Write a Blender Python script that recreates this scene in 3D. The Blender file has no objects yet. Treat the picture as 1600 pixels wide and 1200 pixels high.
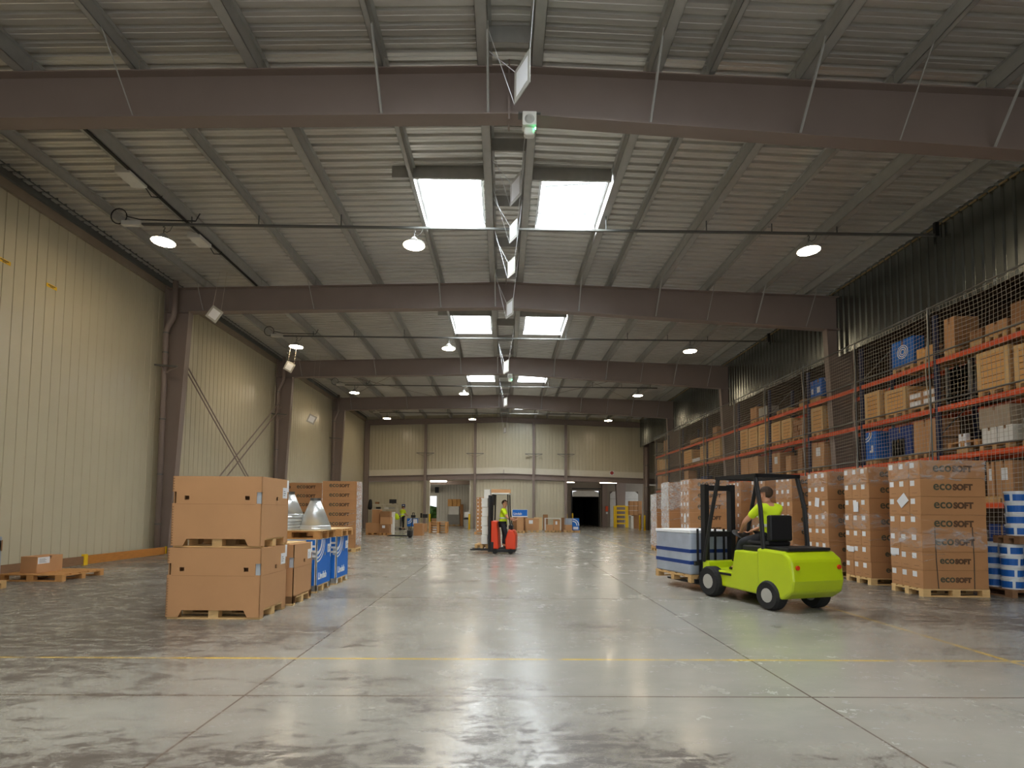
import bpy, bmesh, math, random
from math import pi, sin, cos, radians as RAD
from mathutils import Vector as V, Matrix, Euler
random.seed(7)
SC = bpy.context.scene
COL = SC.collection
# ------------------------------------------------------------------ camera model (hall axis = +Y, camera above the origin)
F, CH, TH, RO = 800.0, 1.53, 0.012, 0.0075
TP = F/15000.0; PHI = math.atan(TP)
PX, PY = 786+F*TH, 797-F*TP
FW = V((sin(TH)*cos(PHI), cos(TH)*cos(PHI), sin(PHI)))
R0 = V((cos(TH), -sin(TH), 0)); U0 = R0.cross(FW)
RR = R0*cos(RO)+U0*sin(RO); UU = -R0*sin(RO)+U0*cos(RO)
EYE = V((0, 0, CH))
def ray(x, y): return FW+RR*((x-PX)/F)-UU*((y-PY)/F)
def atX(x, y, X): q = ray(x, y); return EYE+q*(X/q.x)
def atY(x, y, Y): q = ray(x, y); return EYE+q*(Y/q.y)
def atZ(x, y, Z=0.0): q = ray(x, y); return EYE+q*((Z-CH)/q.z)
cd = bpy.data.cameras.new('camera'); cam = bpy.data.objects.new('camera', cd); COL.objects.link(cam)
mw = Matrix((RR, UU, -FW)).transposed().to_4x4(); mw.translation = EYE
cam.matrix_world = mw
cd.sensor_fit = 'HORIZONTAL'; cd.sensor_width = 36; cd.lens = F*36/1600
cd.shift_x = (800-PX)/1600; cd.shift_y = (PY-600)/1600
cd.clip_end = 300; cd.clip_start = .05
SC.camera = cam
# ------------------------------------------------------------------ materials
MATS = {}
def srgb(r, g, b):
    f = lambda c: (c/255/12.92) if c/255 <= .04045 else ((c/255+.055)/1.055)**2.4
    return (f(r), f(g), f(b), 1)
def M(name, col=(128, 128, 128), rough=.6, metal=0.0, var=.12, scale=3.0, bump=0.0, bscale=40, stretch=None, emit=0, alpha=None, spec=.5, coat=0):
    if name in MATS: return MATS[name]
    m = bpy.data.materials.new(name); m.use_nodes = True; nt = m.node_tree; N = nt.nodes; L = nt.links
    b = N['Principled BSDF']; c = srgb(*col)
    b.inputs['Roughness'].default_value = rough; b.inputs['Metallic'].default_value = metal
    b.inputs['Specular IOR Level'].default_value = spec; b.inputs['Coat Weight'].default_value = coat
    tc = N.new('ShaderNodeTexCoord'); mp = N.new('ShaderNodeMapping'); L.new(tc.outputs['Object'], mp.inputs[0])
    if stretch: mp.inputs['Scale'].default_value = stretch
    nz = N.new('ShaderNodeTexNoise'); nz.inputs['Scale'].default_value = scale; nz.inputs['Detail'].default_value = 6
    L.new(mp.outputs[0], nz.inputs['Vector'])
    mx = N.new('ShaderNodeMix'); mx.data_type = 'RGBA'
    mx.inputs[6].default_value = [max(0, k*(1-var*1.3)) for k in c[:3]]+[1]
    mx.inputs[7].default_value = [min(1, k*(1+var)) for k in c[:3]]+[1]
    L.new(nz.outputs['Fac'], mx.inputs[0]); L.new(mx.outputs[2], b.inputs['Base Color'])
    if bump:
        n2 = N.new('ShaderNodeTexNoise'); n2.inputs['Scale'].default_value = bscale; L.new(mp.outputs[0], n2.inputs['Vector'])
        bp = N.new('ShaderNodeBump'); bp.inputs['Strength'].default_value = bump; bp.inputs['Distance'].default_value = .02
        L.new(n2.outputs['Fac'], bp.inputs['Height']); L.new(bp.outputs[0], b.inputs['Normal'])
    if emit:
        b.inputs['Emission Color'].default_value = c; b.inputs['Emission Strength'].default_value = emit
    if alpha is not None: b.inputs['Alpha'].default_value = alpha
    MATS[name] = m; return m
def wood(name, col, stretch=(1, 1, 1), var=.3, scale=9, rough=.75):
    return M(name, col, rough, var=var, scale=scale, stretch=stretch)
def film_mat(name, lo, hi, scale):
    m = bpy.data.materials.new(name); m.use_nodes = True; nt = m.node_tree; N = nt.nodes; L = nt.links
    for n in list(N): N.remove(n)
    out = N.new('ShaderNodeOutputMaterial'); tr = N.new('ShaderNodeBsdfTransparent'); p = N.new('ShaderNodeBsdfPrincipled')
    p.inputs['Base Color'].default_value = (.8, .8, .8, 1); p.inputs['Roughness'].default_value = .18
    tc = N.new('ShaderNodeTexCoord'); mp = N.new('ShaderNodeMapping'); mp.inputs['Scale'].default_value = (1, 1, 2.2)
    L.new(tc.outputs['Object'], mp.inputs[0])
    nz = N.new('ShaderNodeTexNoise'); nz.inputs['Scale'].default_value = scale; nz.inputs['Detail'].default_value = 5; nz.inputs['Distortion'].default_value = 1.2
    L.new(mp.outputs[0], nz.inputs['Vector'])
    mr = N.new('ShaderNodeMapRange'); mr.inputs[1].default_value = .42; mr.inputs[2].default_value = .72
    mr.inputs[3].default_value = lo; mr.inputs[4].default_value = hi; L.new(nz.outputs['Fac'], mr.inputs[0])
    bp = N.new('ShaderNodeBump'); bp.inputs['Strength'].default_value = .9; bp.inputs['Distance'].default_value = .05
    L.new(nz.outputs['Fac'], bp.inputs['Height']); L.new(bp.outputs[0], p.inputs['Normal'])
    mx = N.new('ShaderNodeMixShader'); L.new(mr.outputs[0], mx.inputs[0]); L.new(tr.outputs[0], mx.inputs[1]); L.new(p.outputs[0], mx.inputs[2])
    L.new(mx.outputs[0], out.inputs[0]); MATS[name] = m; return m
def emis(name, col, s):
    m = bpy.data.materials.new(name); m.use_nodes = True; nt = m.node_tree
    b = nt.nodes['Principled BSDF']; b.inputs['Base Color'].default_value = (.8, .8, .8, 1)
    b.inputs['Emission Color'].default_value = col; b.inputs['Emission Strength'].default_value = s
    MATS[name] = m; return m

K = {}
K['card'] = M('cardboard', (186, 140, 96), .8, var=.08, scale=2.2, bump=.05, bscale=90)
K['card2'] = M('cardboard_warm', (176, 128, 84), .75, var=.1, scale=3)
K['cardd'] = M('cardboard_dark', (150, 108, 70), .8, var=.12, scale=3)
K['pine'] = wood('pine_board', (214, 178, 122), (1, 6, 6), .2)
K['pallet'] = wood('pallet_wood', (196, 158, 104), (2, 2, 6), .25)
K['palleto'] = wood('pallet_wood_orange', (192, 140, 82), (2, 2, 6), .3)
K['crate'] = wood('crate_wood', (218, 166, 100), (1, 1, 7), .25)
K['timber'] = wood('timber_orange', (186, 122, 50), (1, .5, 6), .35)
K['timberd'] = wood('timber_weathered', (134, 100, 70), (1, .5, 6), .35)
K['white'] = M('white_paper', (226, 228, 230), .6, var=.03)
K['ink'] = M('dark_ink', (62, 60, 55), .8, var=.1)
K['print'] = M('brown_print', (92, 66, 44), .8, var=.1)
K['printg'] = M('greenish_print', (72, 74, 58), .8, var=.1)
K['blue'] = M('blue_print_card', (8, 104, 196), .6, var=.06)
K['dblue'] = M('dark_blue_card', (16, 52, 118), .65, var=.1)
K['steel'] = M('brown_painted_steel', (138, 123, 115), .5, var=.07, scale=2)
K['galv'] = M('galvanized_purlin', (176, 175, 170), .5, .3, var=.12, scale=6)
K['galvd'] = M('galvanized_dark', (112, 114, 112), .5, .5, var=.15, scale=5)
K['deck'] = M('roof_deck_steel', (216, 214, 208), .38, .6, var=.12, scale=1.2)
K['cream'] = M('cream_wall_panel', (194, 186, 160), .28, var=.06, scale=.6)
K['creamt'] = M('cream_trim', (216, 210, 192), .5, var=.05)
K['clad'] = M('galvanized_cladding', (124, 128, 124), .27, .85, var=.22, scale=.9, stretch=(1, 1, .35))
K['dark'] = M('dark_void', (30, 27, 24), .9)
K['brownwall'] = M('brown_back_wall', (74, 58, 44), .8, var=.2)
K['black'] = M('black_plastic', (24, 24, 26), .5)
K['rubber'] = M('rubber', (28, 28, 28), .85)
K['orange'] = M('orange_beam_paint', (226, 84, 28), .45, var=.1)
K['upright'] = M('blue_upright_paint', (30, 42, 78), .5, var=.1)
K['pipe'] = M('grey_pipe', (112, 112, 108), .45, .4, var=.1)
K['rope'] = M('net_cord', (176, 168, 152), .8)
K['yellow'] = M('safety_yellow', (232, 190, 16), .5, var=.06)
K['lime'] = M('lime_truck_paint', (178, 198, 20), .35, var=.05, coat=.4)
K['hivis'] = M('hivis_cloth', (206, 232, 30), .8, var=.06, emit=0)
K['red'] = M('red_truck_paint', (214, 62, 22), .4, var=.06)
K['cone'] = M('bright_galvanized_duct', (214, 218, 218), .32, .65, var=.12, scale=5)
K['skin'] = M('skin', (206, 150, 120), .6, var=.06)
K['navy'] = M('dark_work_trousers', (34, 36, 42), .85, var=.1)
K['hair'] = M('short_brown_hair', (70, 52, 38), .8)
K['refl'] = M('reflective_band', (196, 200, 196), .4)
K['grey'] = M('grey_plastic', (168, 166, 158), .55)
K['boxw'] = M('white_plastic', (222, 220, 212), .5)
K['mdf'] = wood('board', (222, 190, 140), (1, 1, 1), .08)
K['bucketw'] = M('white_bucket_plastic', (214, 218, 222), .4)
K['bucketb'] = M('blue_bucket_label', (20, 90, 170), .45)
K['film'] = film_mat('stretch_film', .02, .42, 4)
K['filmw'] = film_mat('stretch_film_thick', .3, .9, 9)
K['load'] = M('grey_blue_wrapped_goods', (160, 168, 180), .35, var=.3, scale=3, coat=.3)
K['green'] = M('hedge_leaf', (70, 110, 40), .8, var=.4, scale=12)
K['lampon'] = emis('lamp_diffuser', (1, .80, .55, 1), 36)
K['tube'] = emis('fluorescent_tube', (1, .86, .66, 1), 16)
K['sky'] = emis('skylight_dome', (.9, .96, 1, 1), 13)
K['led'] = emis('green_led', (.1, 1, .35, 1), 12)

# ------------------------------------------------------------------ mesh helpers
class MB:
    def __init__(s): s.v = []; s.f = []
    def add(s, vs, fs):
        n = len(s.v); s.v += [tuple(v) for v in vs]; s.f += [tuple(i+n for i in f) for f in fs]; return s
    def box(s, x0, x1, y0, y1, z0, z1):
        return s.add([(x0,y0,z0),(x1,y0,z0),(x1,y1,z0),(x0,y1,z0),(x0,y0,z1),(x1,y0,z1),(x1,y1,z1),(x0,y1,z1)],
                     [(3,2,1,0),(4,5,6,7),(0,1,5,4),(1,2,6,5),(2,3,7,6),(3,0,4,7)])
    def hexa(s, b, t):            # two quads, bottom and top, counter-clockwise from above
        return s.add(list(b)+list(t), [(3,2,1,0),(4,5,6,7),(0,1,5,4),(1,2,6,5),(2,3,7,6),(3,0,4,7)])
    def beam(s, a, b, w, h, up=(0, 0, 1)):   # rectangular bar from a to b
        a, b = V(a), V(b); d = (b-a).normalized(); u = V(up)
        if abs(d.dot(u)) > .98: u = V((0, 1, 0))
        r = d.cross(u).normalized()*(w/2); u = r.cross(d).normalized()*(h/2)
        return s.add([a-r-u, a+r-u, a+r+u, a-r+u, b-r-u, b+r-u, b+r+u, b-r+u],
                     [(0,1,2,3),(7,6,5,4),(0,4,5,1),(1,5,6,2),(2,6,7,3),(3,7,4,0)])
    def tube(s, pts, r, n=8, cap=True):
        pts = [V(p) for p in pts]; base = len(s.v); prev = None
        for i, p in enumerate(pts):
            d = (pts[min(i+1, len(pts)-1)]-pts[max(i-1, 0)]).normalized()
            if prev is None:
                a = V((0, 0, 1)) if abs(d.z) < .9 else V((1, 0, 0)); x = d.cross(a).normalized()
            else:
                x = (prev-d*prev.dot(d)).normalized()
            prev = x; y = d.cross(x); rr = r[i] if isinstance(r, (list, tuple)) else r
            for k in range(n):
                t = 2*pi*k/n; s.v.append(tuple(p+(x*cos(t)+y*sin(t))*rr))
        for i in range(len(pts)-1):
            for k in range(n):
                a = base+i*n+k; b = base+i*n+(k+1) % n; s.f.append((a, b, b+n, a+n))
        if cap:
            s.f.append(tuple(base+k for k in reversed(range(n)))); e = base+(len(pts)-1)*n; s.f.append(tuple(e+k for k in range(n)))
        return s
    def lathe(s, prof, n=24, c=(0, 0, 0)):   # profile of (r, z)
        base = len(s.v)
        for r, z in prof:
            for k in range(n):
                t = 2*pi*k/n; s.v.append((c[0]+r*cos(t), c[1]+r*sin(t), c[2]+z))
        for i in range(len(prof)-1):
            for k in range(n):
                a = base+i*n+k; b = base+i*n+(k+1) % n; s.f.append((a, b, b+n, a+n))
        s.f.append(tuple(base+k for k in reversed(range(n)))); e = base+(len(prof)-1)*n; s.f.append(tuple(e+k for k in range(n)))
        return s
    def prism(s, poly, lo, hi, axis='y'):     # polygon extruded along an axis; poly in the other two coordinates
        f = {'y': lambda p, t: (p[0], t, p[1]), 'x': lambda p, t: (t, p[0], p[1]), 'z': lambda p, t: (p[0], p[1], t)}[axis]
        n = len(poly); vs = [f(p, lo) for p in poly]+[f(p, hi) for p in poly]
        return s.add(vs, [tuple(range(n)), tuple(range(2*n-1, n-1, -1))]+[(i, i+n, (i+1) % n+n, (i+1) % n) for i in range(n)])
    def mesh(s, name, mat=None, smooth=False):
        me = bpy.data.meshes.new(name); me.from_pydata(s.v, [], s.f)
        bm = bmesh.new(); bm.from_mesh(me); bmesh.ops.recalc_face_normals(bm, faces=bm.faces); bm.to_mesh(me); bm.free()
        if mat: me.materials.append(K[mat] if isinstance(mat, str) else mat)
        if smooth:
            for p in me.polygons: p.use_smooth = True
        me.update(); return me
    def obj(s, name, mat, parent=None, loc=(0, 0, 0), smooth=False, bevel=0):
        return link(name, s.mesh(name, mat, smooth), parent, loc, bevel=bevel)
def link(name, me, parent=None, loc=(0, 0, 0), rot=None, scale=None, bevel=0):
    o = bpy.data.objects.new(name, me); COL.objects.link(o)
    if parent: o.parent = parent
    o.location = loc
    if rot: o.rotation_euler = rot
    if scale: o.scale = scale
    if bevel:
        b = o.modifiers.new('bevel', 'BEVEL'); b.width = bevel; b.segments = 2; b.limit_method = 'ANGLE'
    return o
def tag(o, label, cat, group=None, kind=None):
    o['label'] = label; o['category'] = cat
    if group: o['group'] = group
    if kind: o['kind'] = kind
    return o
def thing(name, label, cat, loc=(0, 0, 0), rz=0, group=None):
    o = bpy.data.objects.new(name, None); COL.objects.link(o); o.location = loc; o.rotation_euler = (0, 0, rz); o.empty_display_size = .1
    return tag(o, label, cat, group)
def struct(name, mb, mat, label, cat, group=None, smooth=False):
    return tag(mb.obj(name, mat, smooth=smooth), label, cat, group, 'structure')
KIDS = {}
def kids(o): return [c for c in KIDS.get(o.name, ())]
def dup(src, loc, rz=None, label=None, group=None):
    def cp(o, par):
        c = o.copy(); COL.objects.link(c); c.parent = par
        for ch in list(o.children): cp(ch, c)
        return c
    r = cp(src, None); r.location = loc
    if rz is not None: r.rotation_euler = (0, 0, rz)
    if label: r['label'] = label
    if group: r['group'] = group
    return r
TEXTS = {}
def text_mesh(s, size=1.0, ext=.002, bold=0.0):
    k = (s, size, ext, bold)
    if k in TEXTS: return TEXTS[k]
    cu = bpy.data.curves.new('lettering', 'FONT'); cu.body = s; cu.size = size; cu.extrude = ext; cu.offset = bold; cu.resolution_u = 3
    o = bpy.data.objects.new('lettering', cu); COL.objects.link(o)
    dg = bpy.context.evaluated_depsgraph_get(); dg.update()
    me = bpy.data.meshes.new_from_object(o.evaluated_get(dg)); COL.objects.unlink(o); bpy.data.objects.remove(o)
    TEXTS[k] = me; return me
def letter(s, mat, parent, loc, rot, size, bold=0.0, ext=.002, name='lettering'):
    me = text_mesh(s, size, ext, bold)
    key = (s, size, ext, bold, mat)
    if key not in TEXTS:
        m2 = me.copy(); m2.materials.clear(); m2.materials.append(K[mat]); TEXTS[key] = m2
    return link(name, TEXTS[key], parent, loc, rot)
ORD = ['first', 'second', 'third', 'fourth', 'fifth', 'sixth', 'seventh', 'eighth', 'ninth', 'tenth', 'eleventh', 'twelfth']
# ------------------------------------------------------------------ the hall shell
BAY = 8.4; FR = [8.57+BAY*k for k in range(-2, 4)]; YF = 42.1; YB = -13.0
XL, XR = -11.45, 11.3
BAYN = {1: 'rear', 2: 'nearest', 3: 'second', 4: 'third', 5: 'fourth', 6: 'farthest'}
ZR = 9.19; SLOPE = .031
rt = lambda X: ZR-SLOPE*abs(X-.05)          # top of the rafters
DK = .31
rb = lambda X: (8.345-.0265*(.05-X)) if X < .05 else (8.345-.0565*(X-.05))
# floor
def floor_mat():
    m = bpy.data.materials.new('worn_concrete_floor'); m.use_nodes = True; nt = m.node_tree; N = nt.nodes; L = nt.links
    b = N['Principled BSDF']; geo = N.new('ShaderNodeNewGeometry')
    def noise(scale, det, st=None, dist=0):
        mp = N.new('ShaderNodeMapping'); L.new(geo.outputs['Position'], mp.inputs[0])
        if st: mp.inputs['Scale'].default_value = st
        n = N.new('ShaderNodeTexNoise'); n.inputs['Scale'].default_value = scale; n.inputs['Detail'].default_value = det; n.inputs['Distortion'].default_value = dist
        n.inputs['Roughness'].default_value = .65
        L.new(mp.outputs[0], n.inputs['Vector']); return n.outputs['Fac']
    def rng(x, a, c, lo=0, hi=1):
        r = N.new('ShaderNodeMapRange'); r.inputs[1].default_value = a; r.inputs[2].default_value = c; r.inputs[3].default_value = lo; r.inputs[4].default_value = hi
        L.new(x, r.inputs[0]); return r.outputs[0]
    def mth(op, a, b_=None, c=None):
        n = N.new('ShaderNodeMath'); n.operation = op
        for i, x in enumerate((a, b_, c)):
            if x is None: continue
            if isinstance(x, (int, float)): n.inputs[i].default_value = x
            else: L.new(x, n.inputs[i])
        return n.outputs[0]
    def mix(f, a, b_):
        n = N.new('ShaderNodeMix'); n.data_type = 'RGBA'; L.new(f, n.inputs[0])
        for i, x in ((6, a), (7, b_)):
            if isinstance(x, tuple): n.inputs[i].default_value = x
            else: L.new(x, n.inputs[i])
        return n.outputs[2]
    sep = N.new('ShaderNodeSeparateXYZ'); L.new(geo.outputs['Position'], sep.inputs[0]); X, Y = sep.outputs[0], sep.outputs[1]
    base = mix(rng(noise(.35, 4), .35, .65), srgb(154, 152, 143), srgb(136, 134, 126))
    base = mix(rng(noise(3.0, 12, (.4, 1, 1)), .42, .68, 0, .55), base, srgb(164, 161, 151))
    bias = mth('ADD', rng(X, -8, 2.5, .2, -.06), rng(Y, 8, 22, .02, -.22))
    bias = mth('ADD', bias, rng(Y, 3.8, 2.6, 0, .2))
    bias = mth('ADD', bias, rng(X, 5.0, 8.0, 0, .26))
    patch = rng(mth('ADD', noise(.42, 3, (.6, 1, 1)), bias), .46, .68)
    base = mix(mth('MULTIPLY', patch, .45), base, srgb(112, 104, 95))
    fine = mth('ADD', mth('MULTIPLY', noise(9, 15, (.45, 1, 1), .4), .6), mth('MULTIPLY', noise(38, 12, (.6, 1, 1), .6), .4))
    wear = mth('ADD', fine, mth('MULTIPLY', patch, .13))
    wf = rng(wear, .585, .645, 0, .82)
    base = mix(wf, base, srgb(76, 68, 62))
    scr = rng(noise(2.2, 10, (.12, 2.2, 1), 1.5), .62, .68, 0, .4)
    base = mix(mth('MULTIPLY', scr, patch), base, srgb(182, 176, 164))
    # sawn joints
    def joint(coord, at, w=.006):
        return mth('LESS_THAN', mth('ABSOLUTE', mth('SUBTRACT', coord, at)), w)
    j = joint(Y, 4.3, .011)
    for c_, at in ((X, 2.57), (X, -2.1), (X, 7.2), (X, -6.8), (Y, 9.0), (Y, 13.8), (Y, 18.5), (Y, 23.2)):
        j = mth('MAXIMUM', j, joint(c_, at, .009))
    base = mix(mth('MULTIPLY', j, .85), base, srgb(84, 70, 60))
    # worn yellow lines
    yl = mth('MAXIMUM', joint(Y, 5.35, .022), mth('MULTIPLY', joint(X, 5.28, .03), mth('GREATER_THAN', Y, 4.0)))
    yl = mth('MULTIPLY', yl, mth('MULTIPLY', rng(noise(3.0, 7), .36, .5), rng(noise(.5, 2), .3, .6, .35, 1)))
    base = mix(yl, base, srgb(206, 172, 70))
    # faint tyre arcs
    L.new(base, b.inputs['Base Color'])
    rg = mth('ADD', rng(noise(1.4, 6), .3, .7, .15, .31), mth('MULTIPLY', wf, .22))
    L.new(rg, b.inputs['Roughness'])
    bp = N.new('ShaderNodeBump'); bp.inputs['Strength'].default_value = .12; bp.inputs['Distance'].default_value = .01
    L.new(noise(9, 6), bp.inputs['Height']); L.new(bp.outputs[0], b.inputs['Normal'])
    return m
K['floor'] = floor_mat()
struct('floor', MB().box(-12.2, 17, YB, 62, -.2, 0), 'floor', 'worn grey concrete warehouse floor with joints and faded yellow lines', 'floor')
# roof deck: corrugations run across the hall
def deck(mb, x0, x1, y0, y1):
    z0, z1 = rt(x0)+DK, rt(x1)+DK
    prof = [(0, 0), (.05, 0), (.058, .008), (.075, .008), (.083, 0), (.15, 0), (.165, .055), (.235, .055), (.25, 0)]
    def hz(y):
        u = (y-YB) % .25
        for (a, za), (b_, zb) in zip(prof, prof[1:]):
            if u <= b_: return za+(zb-za)*(u-a)/(b_-a)
        return 0
    ys = [(y0, hz(y0+1e-6))]; k = int((y0-YB)/.25)
    while YB+.25*k < y1:
        for dy, dz in prof[:-1]:
            if y0+.001 < YB+.25*k+dy < y1-.001: ys.append((YB+.25*k+dy, dz))
        k += 1
    ys.append((y1, hz(y1-1e-6))); n = len(mb.v)
    for yy, dz in ys:
        mb.v.append((x0, yy, z0+dz)); mb.v.append((x1, yy, z1+dz))
    for i in range(len(ys)-1):
        a = n+2*i; mb.f.append((a, a+1, a+3, a+2))
SKY = []
for k in range(-2, 4):  # skylights behind the camera are out of view, added to light the hall
    y0 = 11.6+BAY*k
    if k < 3: SKY.append((-2.08, -.6, y0, y0+2.13, k))
    SKY.append((.88, 2.42, y0, y0+2.13, k))
dk = MB()
for x0, x1 in ((-11.7, -2.08), (-.6, .05), (.05, .88), (2.42, 11.7)): deck(dk, x0, x1, YB, YF)
for side in (0, 1):
    x0, x1 = ((-2.08, -.6), (.88, 2.42))[side]; y = YB
    for s in [q for q in SKY if q[0] == x0]:
        deck(dk, x0, x1, y, s[2]); y = s[3]
    deck(dk, x0, x1, y, YF)
struct('ceiling', dk, 'deck', 'corrugated galvanised roof deck over the hall', 'ceiling')
K['curb'] = M('skylight_curb_white', (226, 228, 230), .5, var=.03)
for (x0, x1, y0, y1, k) in SKY:
    side = 'left' if x0 < 0 else 'right'
    zb = rt((x0+x1)/2)+DK; bay = BAYN[k+3]
    t = thing('skylight', f'bright skylight {side} of the ridge in the {bay} roof bay', 'skylight', ((x0+x1)/2, (y0+y1)/2, zb), 0, 'skylights beside the ridge')
    t['kind'] = 'structure'
    w, d = (x1-x0)/2, (y1-y0)/2
    c = MB(); c.box(-w-.05, -w, -d, d, -.04, .34).box(w, w+.05, -d, d, -.04, .34).box(-w-.05, w+.05, d, d+.05, -.2, .34).box(-w-.05, w+.05, -d-.05, -d, -.04, .34)
    c.obj('curb', 'curb', t)
    g = MB(); g.box(-w, w, -d, d, .34, .36); g.obj('dome_pane', 'sky', t)
    g = MB(); g.box(-w-.55 if side == 'left' else -w-.3, w+.25 if side == 'left' else w+.05, -d-.12, -d-.06, -.26, .03); g.obj('trimmer', 'galv', t)
    g = MB(); g.tube([(-w, d-.3, .1), (w, d-.3, .1)], .02, 6)
    if side == 'right' and k in (0,): g.tube([(-w+.1, -d+.7, .12), (w*.6, -d+.55, .12)], .025, 6)
    g.obj('opening_bar', 'galvd', t)
# rafters
for i, y in enumerate(FR):
    nm = ORD[i-2] if i >= 2 else ('overhead' if i == 1 else 'rear')
    mb = MB(); W = .14; tf = .02
    L_ = -11.25; R_ = 11.35
    for a, b_ in ((L_, .05), (.05, R_)):
        mb.hexa([(a, y-.006, rb(a+1e-4)), (b_, y-.006, rb(b_-1e-4)), (b_, y+.006, rb(b_-1e-4)), (a, y+.006, rb(a+1e-4))], [(a, y-.006, rt(a)), (b_, y-.006, rt(b_)), (b_, y+.006, rt(b_)), (a, y+.006, rt(a))])
        za, zb = rb(a+1e-4), rb(b_-1e-4)
        mb.hexa([(a, y-W, za-tf), (b_, y-W, zb-tf), (b_, y+W, zb-tf), (a, y+W, za-tf)], [(a, y-W, za), (b_, y-W, zb), (b_, y+W, zb), (a, y+W, za)])
        za, zb = rt(a), rt(b_)
        mb.hexa([(a, y-W, za-tf), (b_, y-W, zb-tf), (b_, y+W, zb-tf), (a, y+W, za-tf)], [(a, y-W, za), (b_, y-W, zb), (b_, y+W, zb), (a, y+W, za)])
    mb.box(.035, .065, y-W-.01, y+W+.01, 8.22, ZR+.1)
    struct('roof_beam', mb, 'steel', f'brown steel roof beam, {nm} from the camera, spanning the hall', 'beam', 'roof beams')
# columns
for i, y in enumerate(FR[2:]):
    for side in (-1, 1):
        mb = MB(); W = .12
        if side < 0: xo, xb, xt, zt = -11.3, -10.87, -10.5, 8.06
        else: xo, xb, xt, zt = 11.75, 11.22, 10.88, 7.74
        s = side
        lo, hi = sorted((xo, xb)); lo2, hi2 = sorted((xo, xt))
        mb.hexa([(lo, y-.006, 0), (hi, y-.006, 0), (hi, y+.006, 0), (lo, y+.006, 0)], [(lo2, y-.006, zt), (hi2, y-.006, zt), (hi2, y+.006, zt), (lo2, y+.006, zt)])
        mb.hexa([(xb, y-W, 0), (xb-.02*s*-1, y-W, 0), (xb+.02*s, y+W, 0), (xb, y+W, 0)], [(xt, y-W, zt), (xt+.02*s, y-W, zt), (xt+.02*s, y+W, zt), (xt, y+W, zt)])
        mb.box(min(xo, xo+.02*s), max(xo, xo+.02*s), y-W, y+W, 0, zt+.9)
        mb.box(min(xo, xb)-.05, max(xo, xb)+.05, y-.16, y+.16, 0, .025)
        mb.box(min(xo, xt), max(xo, xt), y-W, y+W, zt-.03, zt)
        w_ = 'cream left wall' if s < 0 else 'storage rack side'
        struct('column', mb, 'steel', f'tapered brown steel column at the {ORD[i]} roof beam on the {w_}', 'column', 'frame columns')
# purlins
NAR = [-10.05, -6.37, -2.14, 3.53, 6.84, 10.2]; WID = [-8.2, -4.25, -.31, .43, 2.5, 5.1, 8.5]
allp = sorted(NAR+WID)
edges = [YB]+FR+[YF]
for e in range(2, len(edges)-1):
    y0, y1 = edges[e], edges[e+1]
    bayname = BAYN[e]
    left = [p for p in allp if p < .05][::-1]; right = [p for p in allp if p > .05]
    for X in allp:
        wide = X in WID; h, fl = (.3, .19) if wide else (.24, .1)
        s = -1 if X < .05 else 1; top = rt(X)+DK-.004; t_ = .008
        mb = MB()
        mb.box(min(X, X+t_*s), max(X, X+t_*s), y0+.01, y1-.01, top-h, top)
        mb.box(min(X, X+fl*s), max(X, X+fl*s), y0+.01, y1-.01, top-h, top-h+t_)
        mb.box(min(X+fl*s, X+(fl-t_)*s), max(X+fl*s, X+(fl-t_)*s), y0+.01, y1-.01, top-h, top-h+.03)
        mb.box(min(X-.05*s, X), max(X-.06*s, X), y0+.01, y1-.01, top-t_, top)
        o_ = ORD[(left if X < .05 else right).index(X)]
        struct('roof_purlin', mb, 'galv', f'galvanised purlin, {o_} {"left" if X<.05 else "right"} of the ridge, {bayname} roof bay', 'purlin', 'roof purlins')
    if True:
        bl = [y0+2.0, y0+4.0, y0+6.0, y1-.45] if e > 2 else [y0+2.9, y0+4.2, y0+5.9, y1-.55]
        for q, yy in enumerate(bl):
            mb = MB(); mb.box(-.3, .42, yy-.004, yy+.004, rt(0)+.02, rt(0)+DK-.01)
            struct('ridge_cleat', mb, 'galv', f'{ORD[q]} grey spacer plate between the ridge purlins, {bayname} roof bay', 'plate', 'ridge spacer plates')
# fly braces
for i, y in enumerate(FR[2:]):
    for X in allp:
        thin = X in (-10.05, -6.37, 3.53, 6.84, 10.2)
        if X in (-8.2, -4.25, 3.53, .43): continue
        s = -1 if X < .05 else 1
        mb = MB(); a = (X, y-.1, rb(X)+.03); b_ = (X, y-(.85 if X > -9 else .55), rt(X)+.1)
        mb.tube([a, b_], .012 if thin else .024, 6)
        q = ORD[sorted([p for p in allp if (p < .05) == (X < .05)], key=abs).index(X)]
        struct('brace_rod', mb, 'galv', f'{"thin" if thin else "thick"} brace rod from {ORD[i]} roof beam to {q} purlin {"left" if X<.05 else "right"} of ridge', 'brace', 'roof brace rods')
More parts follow.
